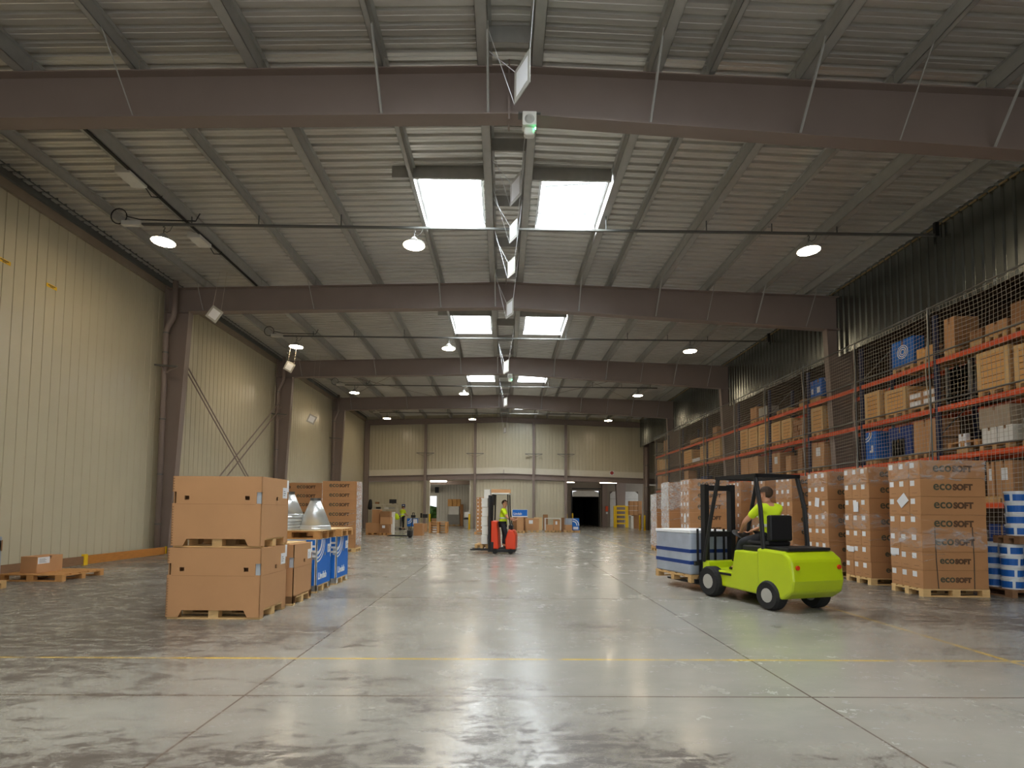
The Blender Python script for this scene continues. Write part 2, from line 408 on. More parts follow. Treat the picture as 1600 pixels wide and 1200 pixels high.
# left wall: ribbed panels
def ribbed(x, y0, y1, z0, z1, sx, pitch=.275, depth=.016, zc=None):
    mb = MB(); y = y0; pts = []
    while y < y1:
        pts += [(y, 0), (y+.006, depth), (y+.02, depth), (y+.026, 0)]; y += pitch
    pts.append((y1, 0)); pts = [p for p in pts if p[0] <= y1+1e-6]
    for p, d in pts: mb.v += [(x+sx*d, p, z0), (x+sx*d, p, z1)]
    for i in range(len(pts)-1): mb.f.append((2*i, 2*i+2, 2*i+3, 2*i+1))
    return mb
struct('wall_left', ribbed(XL+.05, YB, YF, 0, 9.02, -1), 'cream', 'cream ribbed panel wall along the left side of the hall', 'wall')
mb = MB().box(XL-.05, XL+.12, YB, YF, 8.72, 8.96)
struct('trim_1', mb, M('eave_flashing', (148, 134, 116), .6), 'beige flashing along the top of the cream left wall', 'trim')
mb = MB(); mb.box(XL+.1, XL+.14, YB, YF, 8.96, 9.2).box(XL+.1, XL+.32, YB, YF, 9.19, 9.205).box(XL+.29, XL+.32, YB, YF, 9.14, 9.2).box(XL+.05, XL+.2, YB, YF, 8.955, 8.97)
struct('trim_2', mb, 'galvd', 'dark steel eaves channel above the left wall flashing', 'trim')
# right upper cladding (trapezoidal sheet), its lower roof and the back wall of the rack aisle
mb = MB(); y = YB; pts = []
while y < YF: pts += [(y, 0), (y+.15, 0), (y+.18, .04), (y+.23, .04)]; y += .26
for p, d in pts: mb.v += [(XR+d, p, 6.8), (XR+d, p, 9.16)]
for i in range(len(pts)-1): mb.f.append((2*i, 2*i+2, 2*i+3, 2*i+1))
struct('wall_right', mb, 'clad', 'grey galvanised sheet cladding above the storage racks', 'wall')
mb = MB()
y = 0
while y < YF: mb.box(XR-.03, XR-.005, y, y+.19, 9.02, 9.06); y += .25
struct('trim_3', mb, M('tan_filler', (150, 126, 84), .7), 'broken tan closer strip between roof deck and grey cladding', 'trim')
mb = MB(); mb.box(XR+.07, 16, YB, YF, 7.3, 7.4)
y = YB
while y < YF: mb.box(XR+.1, 16, y, y+.1, 7.1, 7.3); y += .8
struct('ceiling_2', mb, 'brownwall', 'low brown boarded ceiling over the rack aisle', 'ceiling')
mb = ribbed(13.6, YB, YF, 0, 7.3, 1, .3, .04)
struct('wall_rear', mb, 'brownwall', 'dark brown wall behind the storage racks', 'wall')
# downpipes on the left columns
for i, y in enumerate(FR[3:]):
    t = thing('downpipe', f'brown rainwater pipe beside the {ORD[i+1]} column on the left wall', 'pipe', (-11.1, y-.3, 0), 0, 'rainwater pipes on the left wall')
    mb = MB(); mb.tube([(0, 0, .02), (0, 0, 7.3), (.06, 0, 7.5), (.2, 0, 7.75), (.24, 0, 7.95), (.24, 0, 9.0)], .08, 12); mb.obj('pipe', 'steel', t, smooth=True)
    for z in (1.0, 2.6, 4.4, 6.6, 7.25):
        MB().lathe([(.085, -.02), (.093, -.02), (.093, .02), (.085, .02)], 14, (0, 0, z)).obj('clip', 'pipe', t)
    t = thing('wall_bracket', f'grey bracket bar across the {ORD[i+1]} column on the left wall', 'bracket', (-11.3, y-.42, 6.1), 0, 'bracket bars on the left columns')
    mb = MB(); mb.beam((-.05, 0, .06), (.75, -.1, -.02), .05, .05); mb.obj('bar', 'pipe', t)
    mb = MB(); mb.beam((.1, 0, .03), (.45, -.05, -.25), .02, .02).beam((.75, -.1, -.04), (.35, -.05, -.22), .02, .02); mb.obj('strut', 'steel', t)
# cross bracing on the left wall in the third bay
y0, y1 = FR[3]+.25, FR[4]-.25
for q, (a, b_) in enumerate((((-11.0, y0, 6.8), (-11.0, y1, .6)), ((-11.0, y0, .6), (-11.0, y1, 6.8)))):
    t = thing('cross_brace', f'thin steel cross brace on left wall, {"falling" if q==0 else "rising"} away from the camera', 'brace', (0, 0, 0), 0, 'cross bracing on the left wall'); t['kind'] = 'structure'
    for dz in (0, .3):
        MB().beam((a[0]+dz*.2, a[1], a[2]-dz), (b_[0]+dz*.2, b_[1], b_[2]-dz), .035, .035).obj('rod', 'steel', t)
# roof diagonals in the fourth bay
for q, (xa, xb) in enumerate(((-10.4, -4.4), (-4.4, -10.4), (2.4, 8.5), (8.5, 2.4))):
    a = (xa, FR[4]+.2, rt(xa)-.1); b_ = (xb, FR[5]-.2, rt(xb)-.1)
    struct('roof_tie', MB().tube([a, b_], .012, 5), 'steel', f'thin diagonal roof tie in the third bay, {("far left rising", "far left falling", "right of ridge rising", "right of ridge falling")[q]} one', 'tie', 'diagonal roof ties')
# yellow warning stickers on the left wall
for q, (x, y_) in enumerate(((7, 408), (81, 448))):
    p = atX(x, y_, XL+.06)
    t = thing('warning_sticker', f'small yellow sticker high on the cream wall, {"nearer the camera" if q==0 else "farther one"}', 'sticker', (XL+.056, p.y, p.z), 0, 'yellow wall stickers')
    MB().box(0, .004, -.15, .15, -.045, .045).obj('label_plate', 'yellow', t)
    mb = MB(); mb.box(.004, .006, -.1, .1, .005, .025).box(.004, .006, -.05, .05, -.025, -.008); mb.obj('printed_lines', 'ink', t)
# timber guard boards along the left wall
yA = atZ(134.8, 883, 0).y; yE = FR[3]-.05
gx = -10.95
t = thing('guard_board', 'orange timber guard board along the left wall beside the column', 'board', (gx, yA, 0), 0, 'timber guard boards')
MB().box(-.045, 0, 0, yE-yA, .02, .25).obj('plank', 'timber', t)
MB().box(-.03, .012, yE-yA-.06, yE-yA+.01, 0, .27).obj('end_bracket', 'yellow', t, bevel=.004)
t = thing('guard_board', 'weathered brown timber guard board behind the small carton on its pallet', 'board', (gx, 4.0, 0), 0, 'timber guard boards')
MB().box(-.045, 0, 0, yA-4.05, .02, .24).obj('plank', 'timberd', t)
MB().box(-.06, .02, yA-4.1, yA-3.98, 0, .29).obj('bracket', 'yellow', t, bevel=.004)
# ------------------------------------------------------------------ lamps, conduits, hanging boards, emergency lights
LX = [-8.7, -2.33, 7.85]; LN = ['near the left wall', 'just left of the ridge', 'towards the racks on the right']
lamp0 = None
for k in range(-2, 4):  # rows over and behind the camera are unseen, added for their light
    y = 12.8+BAY*k
    t = thing('conduit_rail', f'thin grey conduit rail across the {BAYN[k+3]} roof bay carrying the lamps', 'conduit', (0, y, 8.74), 0, 'lamp conduits')
    xr = 11.2 if k <= 1 else 9.0
    MB().box(-9.3, xr, -.03, .03, -.025, .025).obj('rail', 'pipe', t)
    MB().box(-9.75, -9.25, -.06, .06, -.05, .07).obj('driver_box', 'boxw', t, bevel=.01)
    mb = MB(); c = (-9.85, 0, .2); mb.tube([(c[0]+.2*cos(a), 0, c[2]+.2*sin(a)) for a in [q*pi/8 for q in range(17)]]+[(-9.3, 0, .12), (-7.9, 0, .1), (-7.8, 0, .3)], .014, 5); mb.obj('cable_loop', 'black', t)
    for q in range(-4, 5):
        if abs(q) == 0: continue
        x = (-10.05, -8.0, -6.3, -4.2, 0, 2.6, 5.2, 6.9, 8.6)[q+4] if q != 0 else 0
        if x < -9.3: continue
        MB().box(x-.012, x+.012, -.01, .01, .0, rt(x)+DK-.3-8.74).obj('hanger', 'galvd', t)
    if k <= 1: MB().box(11.15, 11.25, -.04, .04, -.03, .34).obj('end_bracket', 'black', t)
    for X, nm in zip(LX, LN):
        lab = f'round warm high bay lamp {nm}, {BAYN[k+3]} roof bay'
        if lamp0 is None:
            lamp0 = t2 = thing('high_bay_lamp', lab, 'lamp', (X, y, 8.28), 0, 'high bay lamps')
            MB().lathe([(.27, .0), (.285, .012), (.285, .035), (.24, .06), (.13, .075), (.12, .13), (.04, .22)], 28).obj('housing', 'grey', t2, smooth=False)
            MB().lathe([(.03, -.02), (.22, -.02), (.265, -.006), (.265, .002), (.03, .002)], 28).obj('diffuser', 'lampon', t2)
            MB().lathe([(.03, -.024), (.03, .0)], 12).obj('sensor', 'black', t2)
            mb = MB(); mb.tube([(0, 0, .22), (0, 0, .30), (.03, 0, .36), (0, 0, .437), (-.02, 0, .38)], .012, 6).tube([(0, 0, .3), (.08, 0, .25), (.16, 0, .3), (.22, 0, .42)], .01, 5); mb.obj('hook', 'pipe', t2)
        else: dup(lamp0, (X, y, 8.28), 0, lab)
def sign(px, py, Z=None, X=None, yaw=0, size=.45, w=None, tilt=0, wires=(), lab='', name='hanging_board', grp='white boards hung along the ridge', drop=()):
    p = atZ(px, py, Z) if Z is not None else atX(px, py, X)
    t = thing(name, lab, 'sign', p, yaw, grp)
    w = w or size
    b = MB().box(-w/2, w/2, -.006, .006, -size/2, size/2).obj('board', 'grey', t)
    f = MB().box(-w*.36, w*.36, -.0085, -.006, -size*.36, size*.36).obj('white_panel', 'white', t)
    f2 = MB().box(-w*.36, w*.36, .006, .0085, -size*.36, size*.36).obj('white_panel', 'white', t)
    if tilt:
        for o in (b, f, f2): o.rotation_euler = (0, tilt, 0)
    Rm = Matrix.Rotation(yaw, 4, 'Z').inverted()
    for (c, top) in wires:
        cc = V((c[0]*w/2, 0, c[1]*size/2))
        if tilt: cc = Matrix.Rotation(tilt, 3, 'Y') @ cc
        tp = Rm @ (V(top)-p)
        MB().tube([cc, tp], .006, 4).obj('wire', 'white', t)
    return t
for q, (x, y_, Z, s) in enumerate(((816, 120, 8.0, .5), (806, 295, 8.0, .48), (802.5, 361, 7.9, .4), (799, 418, 7.9, .42), (796.5, 482, 7.85, .5), (791, 573, 7.75, .5), (790, 628, 7.6, .45), (789, 672, 7.2, .4))):
    p = atZ(x, y_, Z)
    sign(x, y_, Z=Z, yaw=-1.1, size=s*1.05, w=s*.95, wires=(((-1, 1), (-.3, p.y+.9, rt(0)+.05)), ((1, 1), (.42, p.y-.8, rt(0)+.05)), ((-1, -1), (-.3, p.y+.5, rt(0)+.05))),
         lab=f'white board on wires under the ridge, {ORD[q]} one along the hall')
for q, (x, y_, X, s, ti, lo) in enumerate(((335, 491, -9.0, .42, .62, 0), (452, 573, -9.0, .4, .5, 0), (487, 655, -9.0, .4, .45, 1))):
    p = atX(x, y_, X)
    t = thing('tilted_board', ('tilted grey square board hanging beside the second left column', 'tilted grey square board hanging beside the third left column', 'tilted grey square board on long strings near the cross bracing')[q], 'sign', p, -.05, 'tilted boards along the left wall')
    b = MB().box(-s/2, s/2, -.006, .006, -s/2, s/2).obj('board', 'grey', t); f = MB().box(-s*.34, s*.34, -.009, -.006, -s*.34, s*.34).obj('white_panel', 'white', t)
    b.rotation_euler = f.rotation_euler = (0, ti, 0)
    r = s*.7
    MB().tube([(-.05, 0, r), (.12, 0, rt(X)-p.z-.05)], .005, 4).obj('string', 'rope', t)
    MB().tube([(r*.7, 0, r*.3), (.35, 0, rt(X)-p.z-.05)], .005, 4).obj('string', 'rope', t)
def emergency(y, X, lab):
    t = thing('emergency_light', lab, 'emergency light', (X, y-.12, 8.33), 0, 'emergency lights on roof beams')
    MB().box(-.19, .19, -.05, .1, -.02, .0).obj('mount_plate', 'pipe', t)
    MB().box(-.12, .12, -.1, .08, -.26, -.02).obj('housing', 'boxw', t, bevel=.012)
    MB().lathe([(.09, -.04), (.085, .0), (.05, .012)], 20).obj('lens', 'grey', t).matrix_local = Matrix.Translation((0, -.1, -.16)) @ Matrix.Rotation(pi/2, 4, 'X')
    MB().box(-.09, .09, -.08, .04, -.42, -.28).obj('lamp_head', 'boxw', t, bevel=.03)
    MB().box(.09, .11, -.11, -.085, -.335, -.315).obj('status_led', 'led', t)
emergency(FR[2], .40, 'white emergency light with green LED under the first roof beam')
emergency(FR[4], .30, 'small white emergency light under the third roof beam')
for q, (x, y_) in enumerate(((205, 278), (312, 376))):
    p = atX(x, y_, -8.4)
    t = thing('junction_box', f'pale junction box under the left cable purlin, {"nearer the camera" if q==0 else "beside the lamp"}', 'junction box', p, 0, 'junction boxes')
    MB().box(-.17, .17, -.28, .28, -.06, .1).obj('casing', 'boxw', t, bevel=.012)
    mb = MB(); mb.tube([(.1, .28, 0), (.12, .5, -.12), (.2, .7, -.02), (.18, .8, .15)], .014, 5); mb.obj('cable', 'black', t)
struct('cable_duct', MB().box(-8.28, -8.22, FR[2]+.15, FR[3]-.2, rt(-8.2)+DK-.34, rt(-8.2)+DK-.3), 'black', 'black cables running along the left cable purlin', 'cable')
# ------------------------------------------------------------------ far gable wall
def Xp(x, y=760, Y=YF): return atY(x, y, Y).x
def Zp(y, x=790, Y=YF): return atY(x, y, Y).z
zg = Zp(748, 760); ztrim0 = Zp(739.5, 760); ztrim1 = Zp(730, 760); ztop = Zp(663, 790)
def ribX(x0, x1, Y, z0, z1, pitch=.275, d=.03):
    mb = MB(); pts = []; x = x0
    while x < x1-.06: pts += [(x, 0), (x+.008, d), (x+.045, d), (x+.053, 0)]; x += pitch
    pts.append((x1, 0))
    for p, dd in pts:
        sl = .029*abs(p-.05)
        za = z0 if z0 < .01 else z0-sl
        mb.v += [(p, Y+dd, za), (p, Y+dd, z1-sl)]
    for i in range(len(pts)-1): mb.f.append((2*i, 2*i+2, 2*i+3, 2*i+1))
    return mb
lo0, lo1 = Xp(672), Xp(734); ro0, ro1 = Xp(885.5), Xp(1004.5)
zo_l = Zp(750.5, 700); zo_r = Zp(752, 940)
struct('wall_far', ribX(XL-.2, 13.7, YF, ztrim1, 9.6), 'cream', 'cream ribbed panels of the far gable wall above the girder', 'wall')
mb = MB()
for a, b_ in ((XL-.2, .05), (.05, 13.7)):
    f = lambda z, X: z-.029*abs(X-.05)
    mb.hexa([(a, YF-.03, f(ztrim0, a)), (b_, YF-.03, f(ztrim0, b_)), (b_, YF+.03, f(ztrim0, b_)), (a, YF+.03, f(ztrim0, a))], [(a, YF-.03, f(ztrim1, a)), (b_, YF-.03, f(ztrim1, b_)), (b_, YF+.03, f(ztrim1, b_)), (a, YF+.03, f(ztrim1, a))])
struct('trim_4', mb, 'creamt', 'plain cream band above the far wall girder', 'trim')
mb = MB()
for a, b_ in ((XL-.2, .05), (.05, 13.7)):
    for (za, zb, w) in ((zg, ztrim0, .02), (zg, zg+.03, .13), (ztrim0-.03, ztrim0, .13)):
        mb.hexa([(a, YF-.08-w, f(za, a)), (b_, YF-.08-w, f(za, b_)), (b_, YF-.04, f(za, b_)), (a, YF-.04, f(za, a))], [(a, YF-.08-w, f(zb, a)), (b_, YF-.08-w, f(zb, b_)), (b_, YF-.04, f(zb, b_)), (a, YF-.04, f(zb, a))])
mb.box(.03, .07, YF-.24, YF-.03, zg-.25, ztrim0+.3)
struct('gable_girder', mb, 'steel', 'brown steel girder across the far wall', 'beam')
nz = zg-.02
struct('wall_far_lower', ribX(XL-.2, lo0, YF, 0, nz), 'cream', 'cream ribbed far wall behind the workbench corner', 'wall')
struct('wall_far_middle', ribX(lo1, ro0, YF, 0, nz), 'cream', 'cream ribbed far wall between the two openings', 'wall')
mb = MB(); mb.box(lo0, lo1, YF-.01, YF+.08, zo_l, nz-.08)
struct('lintel', mb, 'creamt', 'cream lintel over the left far opening', 'lintel')
mb = MB(); mb.box(lo0-.08, lo0, YF-.05, YF+.15, 0, zo_l+.08).box(lo1, lo1+.08, YF-.05, YF+.15, 0, zo_l+.08).box(lo0, lo1, YF-.05, YF+.15, zo_l, zo_l+.08)
struct('trim_5', mb, 'creamt', 'white frame around the left far opening', 'trim')
struct('lintel_2', MB().box(ro0, 13.6, YF-.02, YF+.06, zo_r, nz-.2), 'steel', 'brown lintel over the loading bay opening', 'lintel')
struct('wall_far_right', ribX(ro1, 13.7, YF, 0, nz-.1), 'cream', 'cream wall strip right of the loading bay opening', 'wall')
# gable beam and posts
mb = MB()
for a, b_ in ((XL, .05), (.05, 11.4)):
    g = lambda X: rt(X)-.42
    for (d0, d1, w) in ((0, .42, .03), (0, .02, .1), (.4, .42, .1)):
        mb.hexa([(a, YF-.12-w, g(a)+d0), (b_, YF-.12-w, g(b_)+d0), (b_, YF-.04, g(b_)+d0), (a, YF-.04, g(a)+d0)], [(a, YF-.12-w, g(a)+d1), (b_, YF-.12-w, g(b_)+d1), (b_, YF-.04, g(b_)+d1), (a, YF-.04, g(a)+d1)])
struct('gable_beam', mb, 'steel', 'brown beam at the top of the far gable wall', 'beam')
for q, (x, w) in enumerate(((573, .36), (664.5, .2), (742, .2), (833.5, .2), (883.5, .2), (1009, .42))):
    X = Xp(x)
    struct('gable_post', MB().box(X-w/2, X+w/2, YF-.3, YF-.06, 0, rt(X)-.3), 'steel', f'brown steel post on the far wall, {ORD[q]} from the left', 'column', 'far wall posts')
    if 0 < q < 5:
        t = thing('post_bracket', f'small triangular bracket on the far wall post, {ORD[q-1]} from the left', 'bracket', (X, YF-.3, Zp(709.5, 790)), 0, 'brackets on far wall posts')
        MB().box(-.72, .72, -.03, .03, -.025, .025).obj('bar', 'pipe', t)
        mb = MB(); mb.beam((-.68, 0, -.02), (-.08, 0, -.26), .03, .03).beam((.68, 0, -.02), (.08, 0, -.26), .03, .03); mb.obj('strut', 'steel', t)
# round prohibition sign on the far trim
p = atY(956, 739, YF-.16)
t = thing('round_sign', 'round red bordered sign on the far girder above the loading bay', 'sign', p)
MB().box(-.17, .17, -.012, .0, -.17, .17).obj('plate', 'white', t)
rg = M('sign_red', (170, 60, 56), .6)
K['signred'] = rg
o = MB().lathe([(.10, 0), (.145, 0), (.145, .006), (.10, .006)], 24).obj('red_ring', 'signred', t); o.matrix_local = Matrix.Translation((0, -.012, 0)) @ Matrix.Rotation(pi/2, 4, 'X')
# ------------------------------------------------------------------ rooms behind the far wall
YR = 50.0
struct('wall_back_room_side', MB().box(lo1+1.2, lo1+1.3, YF+.15, YR, 0, 4.6), 'cream', 'side wall of the room behind the left far opening', 'wall')
dx0, dx1 = atY(671, 800, YR).x-.5, atY(682, 800, YR).x
struct('wall_back_room', ribX(dx1, lo1+1.3, YR, 0, 4.6), 'creamt', 'pale back wall of the room behind the left far opening', 'wall')
struct('wall_back_room_left', ribX(-12, dx0-1.4, YR, 0, 4.6), 'creamt', 'left end of the back wall in the far left room', 'wall')
struct('lintel_3', MB().box(dx0-1.4, dx1, YR, YR+.1, atY(676, 775, YR).z, 4.6), 'creamt', 'pale lintel above the bright exit of the far room', 'lintel')
struct('ceiling_3', MB().box(-12, 16, YF+.06, 58, 4.6, 4.7), 'steel', 'brown ceiling of the rooms behind the far wall', 'ceiling')
struct('beam_2', MB().box(-12, lo1+1.2, YF+3.2, YF+3.5, 3.75, 4.6), 'steel', 'brown downstand beam inside the far left room', 'beam')
t = thing('roller_drum', 'pale roller shutter drum over the bright exit', 'shutter', (dx0, YR-.36, atY(676, 767, YR).z), 0)
o = MB().lathe([(.3, -1.2), (.3, .55)], 16).obj('drum', 'boxw', t); o.rotation_euler = (0, pi/2, 0)
MB().box(dx1-dx0-.1, dx1-dx0+.25, -.25, .1, -.2, .35).obj('motor', 'black', t)
hb = bmesh.new(); bmesh.ops.create_icosphere(hb, subdivisions=4, radius=1)
from mathutils import noise as NS
for v in hb.verts:
    v.co *= 1+.35*NS.noise(v.co*2.5)+.15*NS.noise(v.co*7); v.co.z *= .8
me = bpy.data.meshes.new('hedge'); hb.to_mesh(me); hb.free(); me.materials.append(K['green'])
tag(link('hedge', me, None, (dx0+.2, YR+5, 1.0)), 'green bush outside beyond the bright exit of the far room', 'bush')
def tube_light(x0, x1, y_, Y, lab):
    a, b_ = atY(x0, y_, Y), atY(x1, y_, Y)
    t = thing('fluorescent_tube', lab, 'lamp', (a.x, Y, a.z), 0, 'fluorescent tubes beyond the far wall')
    MB().box(0, b_.x-a.x, -.06, .06, .05, .11).obj('batten', 'boxw', t)
    MB().box(.02, b_.x-a.x-.02, -.05, .05, -.04, .05).obj('tube', 'tube', t)
tube_light(672, 698, 752, YF+1.5, 'white fluorescent tube above the left far opening')
tube_light(885, 898, 753, YF+1.5, 'short fluorescent tube at the left of the loading bay')
tube_light(937, 964, 754, YF+1.5, 'long fluorescent tube in the middle of the loading bay')
tube_light(1000, 1006, 755, YF+1.5, 'fluorescent tube end beside the right loading bay pipe')
# loading bay
YD = 50.0
q = lambda x, y_: atY(x, y_, YD)
d0, d1 = q(894, 800).x, q(935.5, 800).x; dzt = q(915, 776).z; dz2 = q(915, 767).z
e0, e1 = q(953, 800).x, q(963, 800).x; g0, g1 = q(977, 800).x, q(997, 800).x; ezt = q(960, 768).z
lb = lo1+1.3
mb = MB()
for a, b_, z0 in ((lb, d0, 0), (d1, e0-.02, 0), (g1, 16, 0), (d0, d1, dz2), (e0-.02, g1, ezt)): mb.box(a, b_, YD, YD+.12, z0, 4.6)
mb.box(e0-.02, g1, YD+.1, YD+.2, 0, 4.6)
K['dock'] = M('loading_bay_wall', (150, 140, 126), .6, var=.06)
struct('wall_loading_bay', mb, 'dock', 'grey beige back wall of the loading bay', 'wall')
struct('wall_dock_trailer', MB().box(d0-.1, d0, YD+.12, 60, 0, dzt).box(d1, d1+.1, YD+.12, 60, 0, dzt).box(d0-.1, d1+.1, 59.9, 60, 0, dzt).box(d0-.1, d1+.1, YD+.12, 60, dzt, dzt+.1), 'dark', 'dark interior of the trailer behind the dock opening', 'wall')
t = thing('sectional_door', 'pale raised sectional dock door above the dark opening', 'door', (0, YD-.02, 0)); t['kind'] = 'structure'
mb = MB(); mb.prism([(d0, dzt), (d1, dzt), (d1-.05, dz2-.12), (d1-.5, dz2), (d0+.5, dz2), (d0+.05, dz2-.12)], -.05, 0, 'y'); mb.obj('door_panel', 'boxw', t)
mb = MB(); mb.box(d0-.1, d0, -.1, 0, 0, dz2).box(d1, d1+.1, -.1, 0, 0, dz2).box(d0-.1, d1+.1, -.7, -.55, dz2+.15, dz2+.25); mb.obj('guide_rail', 'black', t)
for n_, (a, b_, dn) in enumerate(((e0, e1+.35, 'narrow'), (g0-.3, g1, 'wide'))):
    t = thing('dock_door', f'closed {dn} white dock door {"left" if n_==0 else "right"} of the loading bay column', 'door', (0, YD-.01, 0)); t['kind'] = 'structure'
    mb = MB(); mb.prism([(a, 0), (b_, 0), (b_, ezt-.25), (b_-.3, ezt), (a+.3, ezt), (a, ezt-.25)], -.04, 0, 'y'); mb.obj('door_panel', 'boxw', t)
    MB().box(a, b_, -.045, -.04, ezt-.75, ezt-.72).obj('panel_joint', 'grey', t)
c0, c1 = atY(963, 780, 48.5).x, atY(977, 780, 48.5).x
mb = MB(); mb.hexa([(c0+.12, 48.4, 0), (c1-.12, 48.4, 0), (c1-.12, 48.9, 0), (c0+.12, 48.9, 0)], [(c0-.05, 48.4, 4.6), (c1+.05, 48.4, 4.6), (c1+.05, 48.9, 4.6), (c0-.05, 48.9, 4.6)])
struct('column', mb, 'steel', 'wide tapered brown column between the loading bay doors', 'column')
# ------------------------------------------------------------------ pallets and cartons
PAL = {}
def pallet(loc, rz, label, group=None, L=1.2, W=.8, mat='pallet', name='pallet', simple=False):
    key = (L, W, mat)
    if key in PAL: return dup(PAL[key], loc, rz, label, group or 'wooden pallets')
    t = thing(name, label, 'pallet', loc, rz, group or 'wooden pallets'); PAL[key] = t
    mb = MB()
    n = 5; bw = W/6.4
    for i in range(n):
        y = -W/2+bw/2+(W-bw)*i/(n-1); mb.box(-L/2, L/2, y-bw/2, y+bw/2, .122, .144)
    for x in (-L/2+.07, 0, L/2-.07): mb.box(x-.07, x+.07, -W/2, W/2, .1, .122)
    mb.obj('deck_boards', mat, t)
    if True:
        bl = MB().box(-.07, .07, -.05, .05, .022, .1).mesh('block', mat)
        for x in (-L/2+.07, 0, L/2-.07):
            for y in (-W/2+.05, 0, W/2-.05): link('block', bl, t, (x, y, 0))
    rn = MB().box(-L/2, L/2, -.05, .05, 0, .022).mesh('runner', mat)
    for y in (-W/2+.05, 0, W/2-.05): link('runner', rn, t, (0, y, 0))
    return t
def holed(u0, u1, v0, v1, holes):
    us = sorted({u0, u1, *[min(max(h[i], u0), u1) for h in holes for i in (0, 1)]}); vs = sorted({v0, v1, *[min(max(h[i], v0), v1) for h in holes for i in (2, 3)]})
    out = []
    for i in range(len(us)-1):
        for j in range(len(vs)-1):
            cu, cv = (us[i]+us[i+1])/2, (vs[j]+vs[j+1])/2
            if any(h[0] < cu < h[1] and h[2] < cv < h[3] for h in holes): continue
            out.append((us[i], us[i+1], vs[j], vs[j+1]))
    return out
def sleeve_carton(loc, rz, label, W, D, Hc, mat='card', style='plain', group=None):
    """pallet box sleeve: outer board with fork cut-outs, hand holes and corner windows; origin at the base centre, bottom .03 above the pallet base"""
    t = thing('pallet_carton', label, 'carton', loc, rz, group)
    z0, z1 = .03, Hc; w, d = W/2, D/2; zm = Hc*.62; th = .012
    win = (zm, zm+.16)
    mb = MB()
    leg = .17
    front = [(-w+leg, w-leg, z0-.01, .125), (-w+.17, -w+.235, zm+.05, zm+.105), (w-.235, w-.17, zm+.05, zm+.105), (w-.075, w+.01, *win), (-w-.01, -w+.055, *win)]
    for a, b, c, e in holed(-w, w, z0, z1, front):
        mb.box(a, b, -d, -d+th, c, e); 
    for a, b, c, e in holed(-w, w, z0, z1, [(-w+leg, w-leg, z0-.01, .125)]): mb.box(a, b, d-th, d, c, e)
    side = [(-d+.12, d-.12, z0-.01, .125), (.02, .085, zm+.05, zm+.105), (-d-.01, -d+.03, *win), (d-.04, d+.01, *win)]
    for a, b, c, e in holed(-d, d, z0, z1, side):
        mb.box(w-th, w, a, b, c, e); mb.box(-w, -w+th, a, b, c, e)
    mb.obj('sleeve', mat, t)
    mb = MB()
    for k in range(26):
        z = .06+(z1-.1)*k/25
        if not win[0]-.02 < z < win[1]+.02: mb.box(-w+.008, -w+.026, -d-.0012, -d, z, z+.008)
    if style == 'plain': mb.obj('edge_stitches', 'print', t)
    sm = MB().box(-w+.06, w-.08, -d-.0015, -d, zm-.012, zm-.008).box(w, w+.0015, -d+.05, d-.05, zm-.012, zm-.008)
    if style == 'plain': sm.obj('fold_crease', 'cardd', t)
    # slanted leg webs beside the fork cut-outs
    mb = MB()
    for s in (-1, 1):
        x = s*(w-leg); mb.prism([(x, .125), (x-s*.05, .125), (x, .03)], -d, -d+th, 'y')
    mb.obj('leg_web', mat, t)
    MB().box(-w+.004, w-.004, -d+.004, d-.004, z1-.012, z1-.002).obj('lid', mat, t)

    # pale packing seen through the corner windows
    pk = M('pale_packing', (176, 184, 190), .5, var=.1, scale=8); K['packing'] = pk
    MB().box(w-.09, w-.02, -d+.02, -d+.3, .16, z1-.05).obj('packing_block', 'packing', t)
    MB().box(-w+.06, w-.1, -d+.12, d-.05, .16, z1-.05).obj('inner_box', 'cardd', t)
    lb = MB().box(w, w+.003, d-.2, d-.05, zm+.09, zm+.25); lb.box(w, w+.003, d-.06, d-.004, zm+.19, zm+.37); lb.obj('address_label', 'white', t)
    mb = MB()
    for k in range(3): mb.box(w+.003, w+.004, d-.18, d-.12+.02*(k % 2), zm+.13+.03*k, zm+.138+.03*k)
    mb.obj('label_print', 'ink', t)
    if style == 'blue':
        mb = MB()
        for a, b, c, e in holed(-d+.04, d-.012, z0+.1, z1-.012, side): mb.box(w, w+.002, a, b, c, e)
        for a, b, c, e in holed(-w+.03, w-.03, z0+.1, z1-.012, front): mb.box(a, b, -d-.002, -d, c, e)
        mb.obj('blue_print', 'blue', t)
        mb = MB()
        for (r0, r1) in ((.30, .335), (.37, .40), (.2, .26)):
            cy, cz = -d+.03, z1-.02; n = 20; poly = []
            for i in range(n):
                a0, a1 = -pi/2*i/n, -pi/2*(i+1)/n
                mb.add([(w+.0035, cy+r*cos(a), cz+r*sin(a)) for a in (a0, a1) for r in (r0, r1)], [(0, 1, 3, 2)])
        for k in range(3): mb.box(w-.25, w-.01, -d-.004, -d-.002, zm+.22-.09*k, zm+.26-.09*k)
        mb.obj('arc_print', 'white', t)
        letter('Lindab', 'white', t, (w+.003, -d+.09, .235), (pi/2, 0, pi/2), .17, .006)
    return t
# the double carton stack at the left
c0 = atZ(261, 967); 
CXa, CYa = -3.97, 7.17
pallet((CXa, CYa+.415, 0), -.012, 'pale pallet under the lowest large brown carton on the left', L=1.28, W=.8, mat='pine')
sleeve_carton((CXa, CYa+.4, .0), -.012, 'large brown carton standing lowest in the front left stack', 1.29, .82, .975)
pallet((CXa+.005, CYa+.44, .978), -.02, 'pale pallet between the two large brown cartons', L=1.23, W=.8, mat='pine')
sleeve_carton((CXa+.005, CYa+.42, .975), -.02, 'large brown carton on top of the front left stack', 1.25, .84, .995)
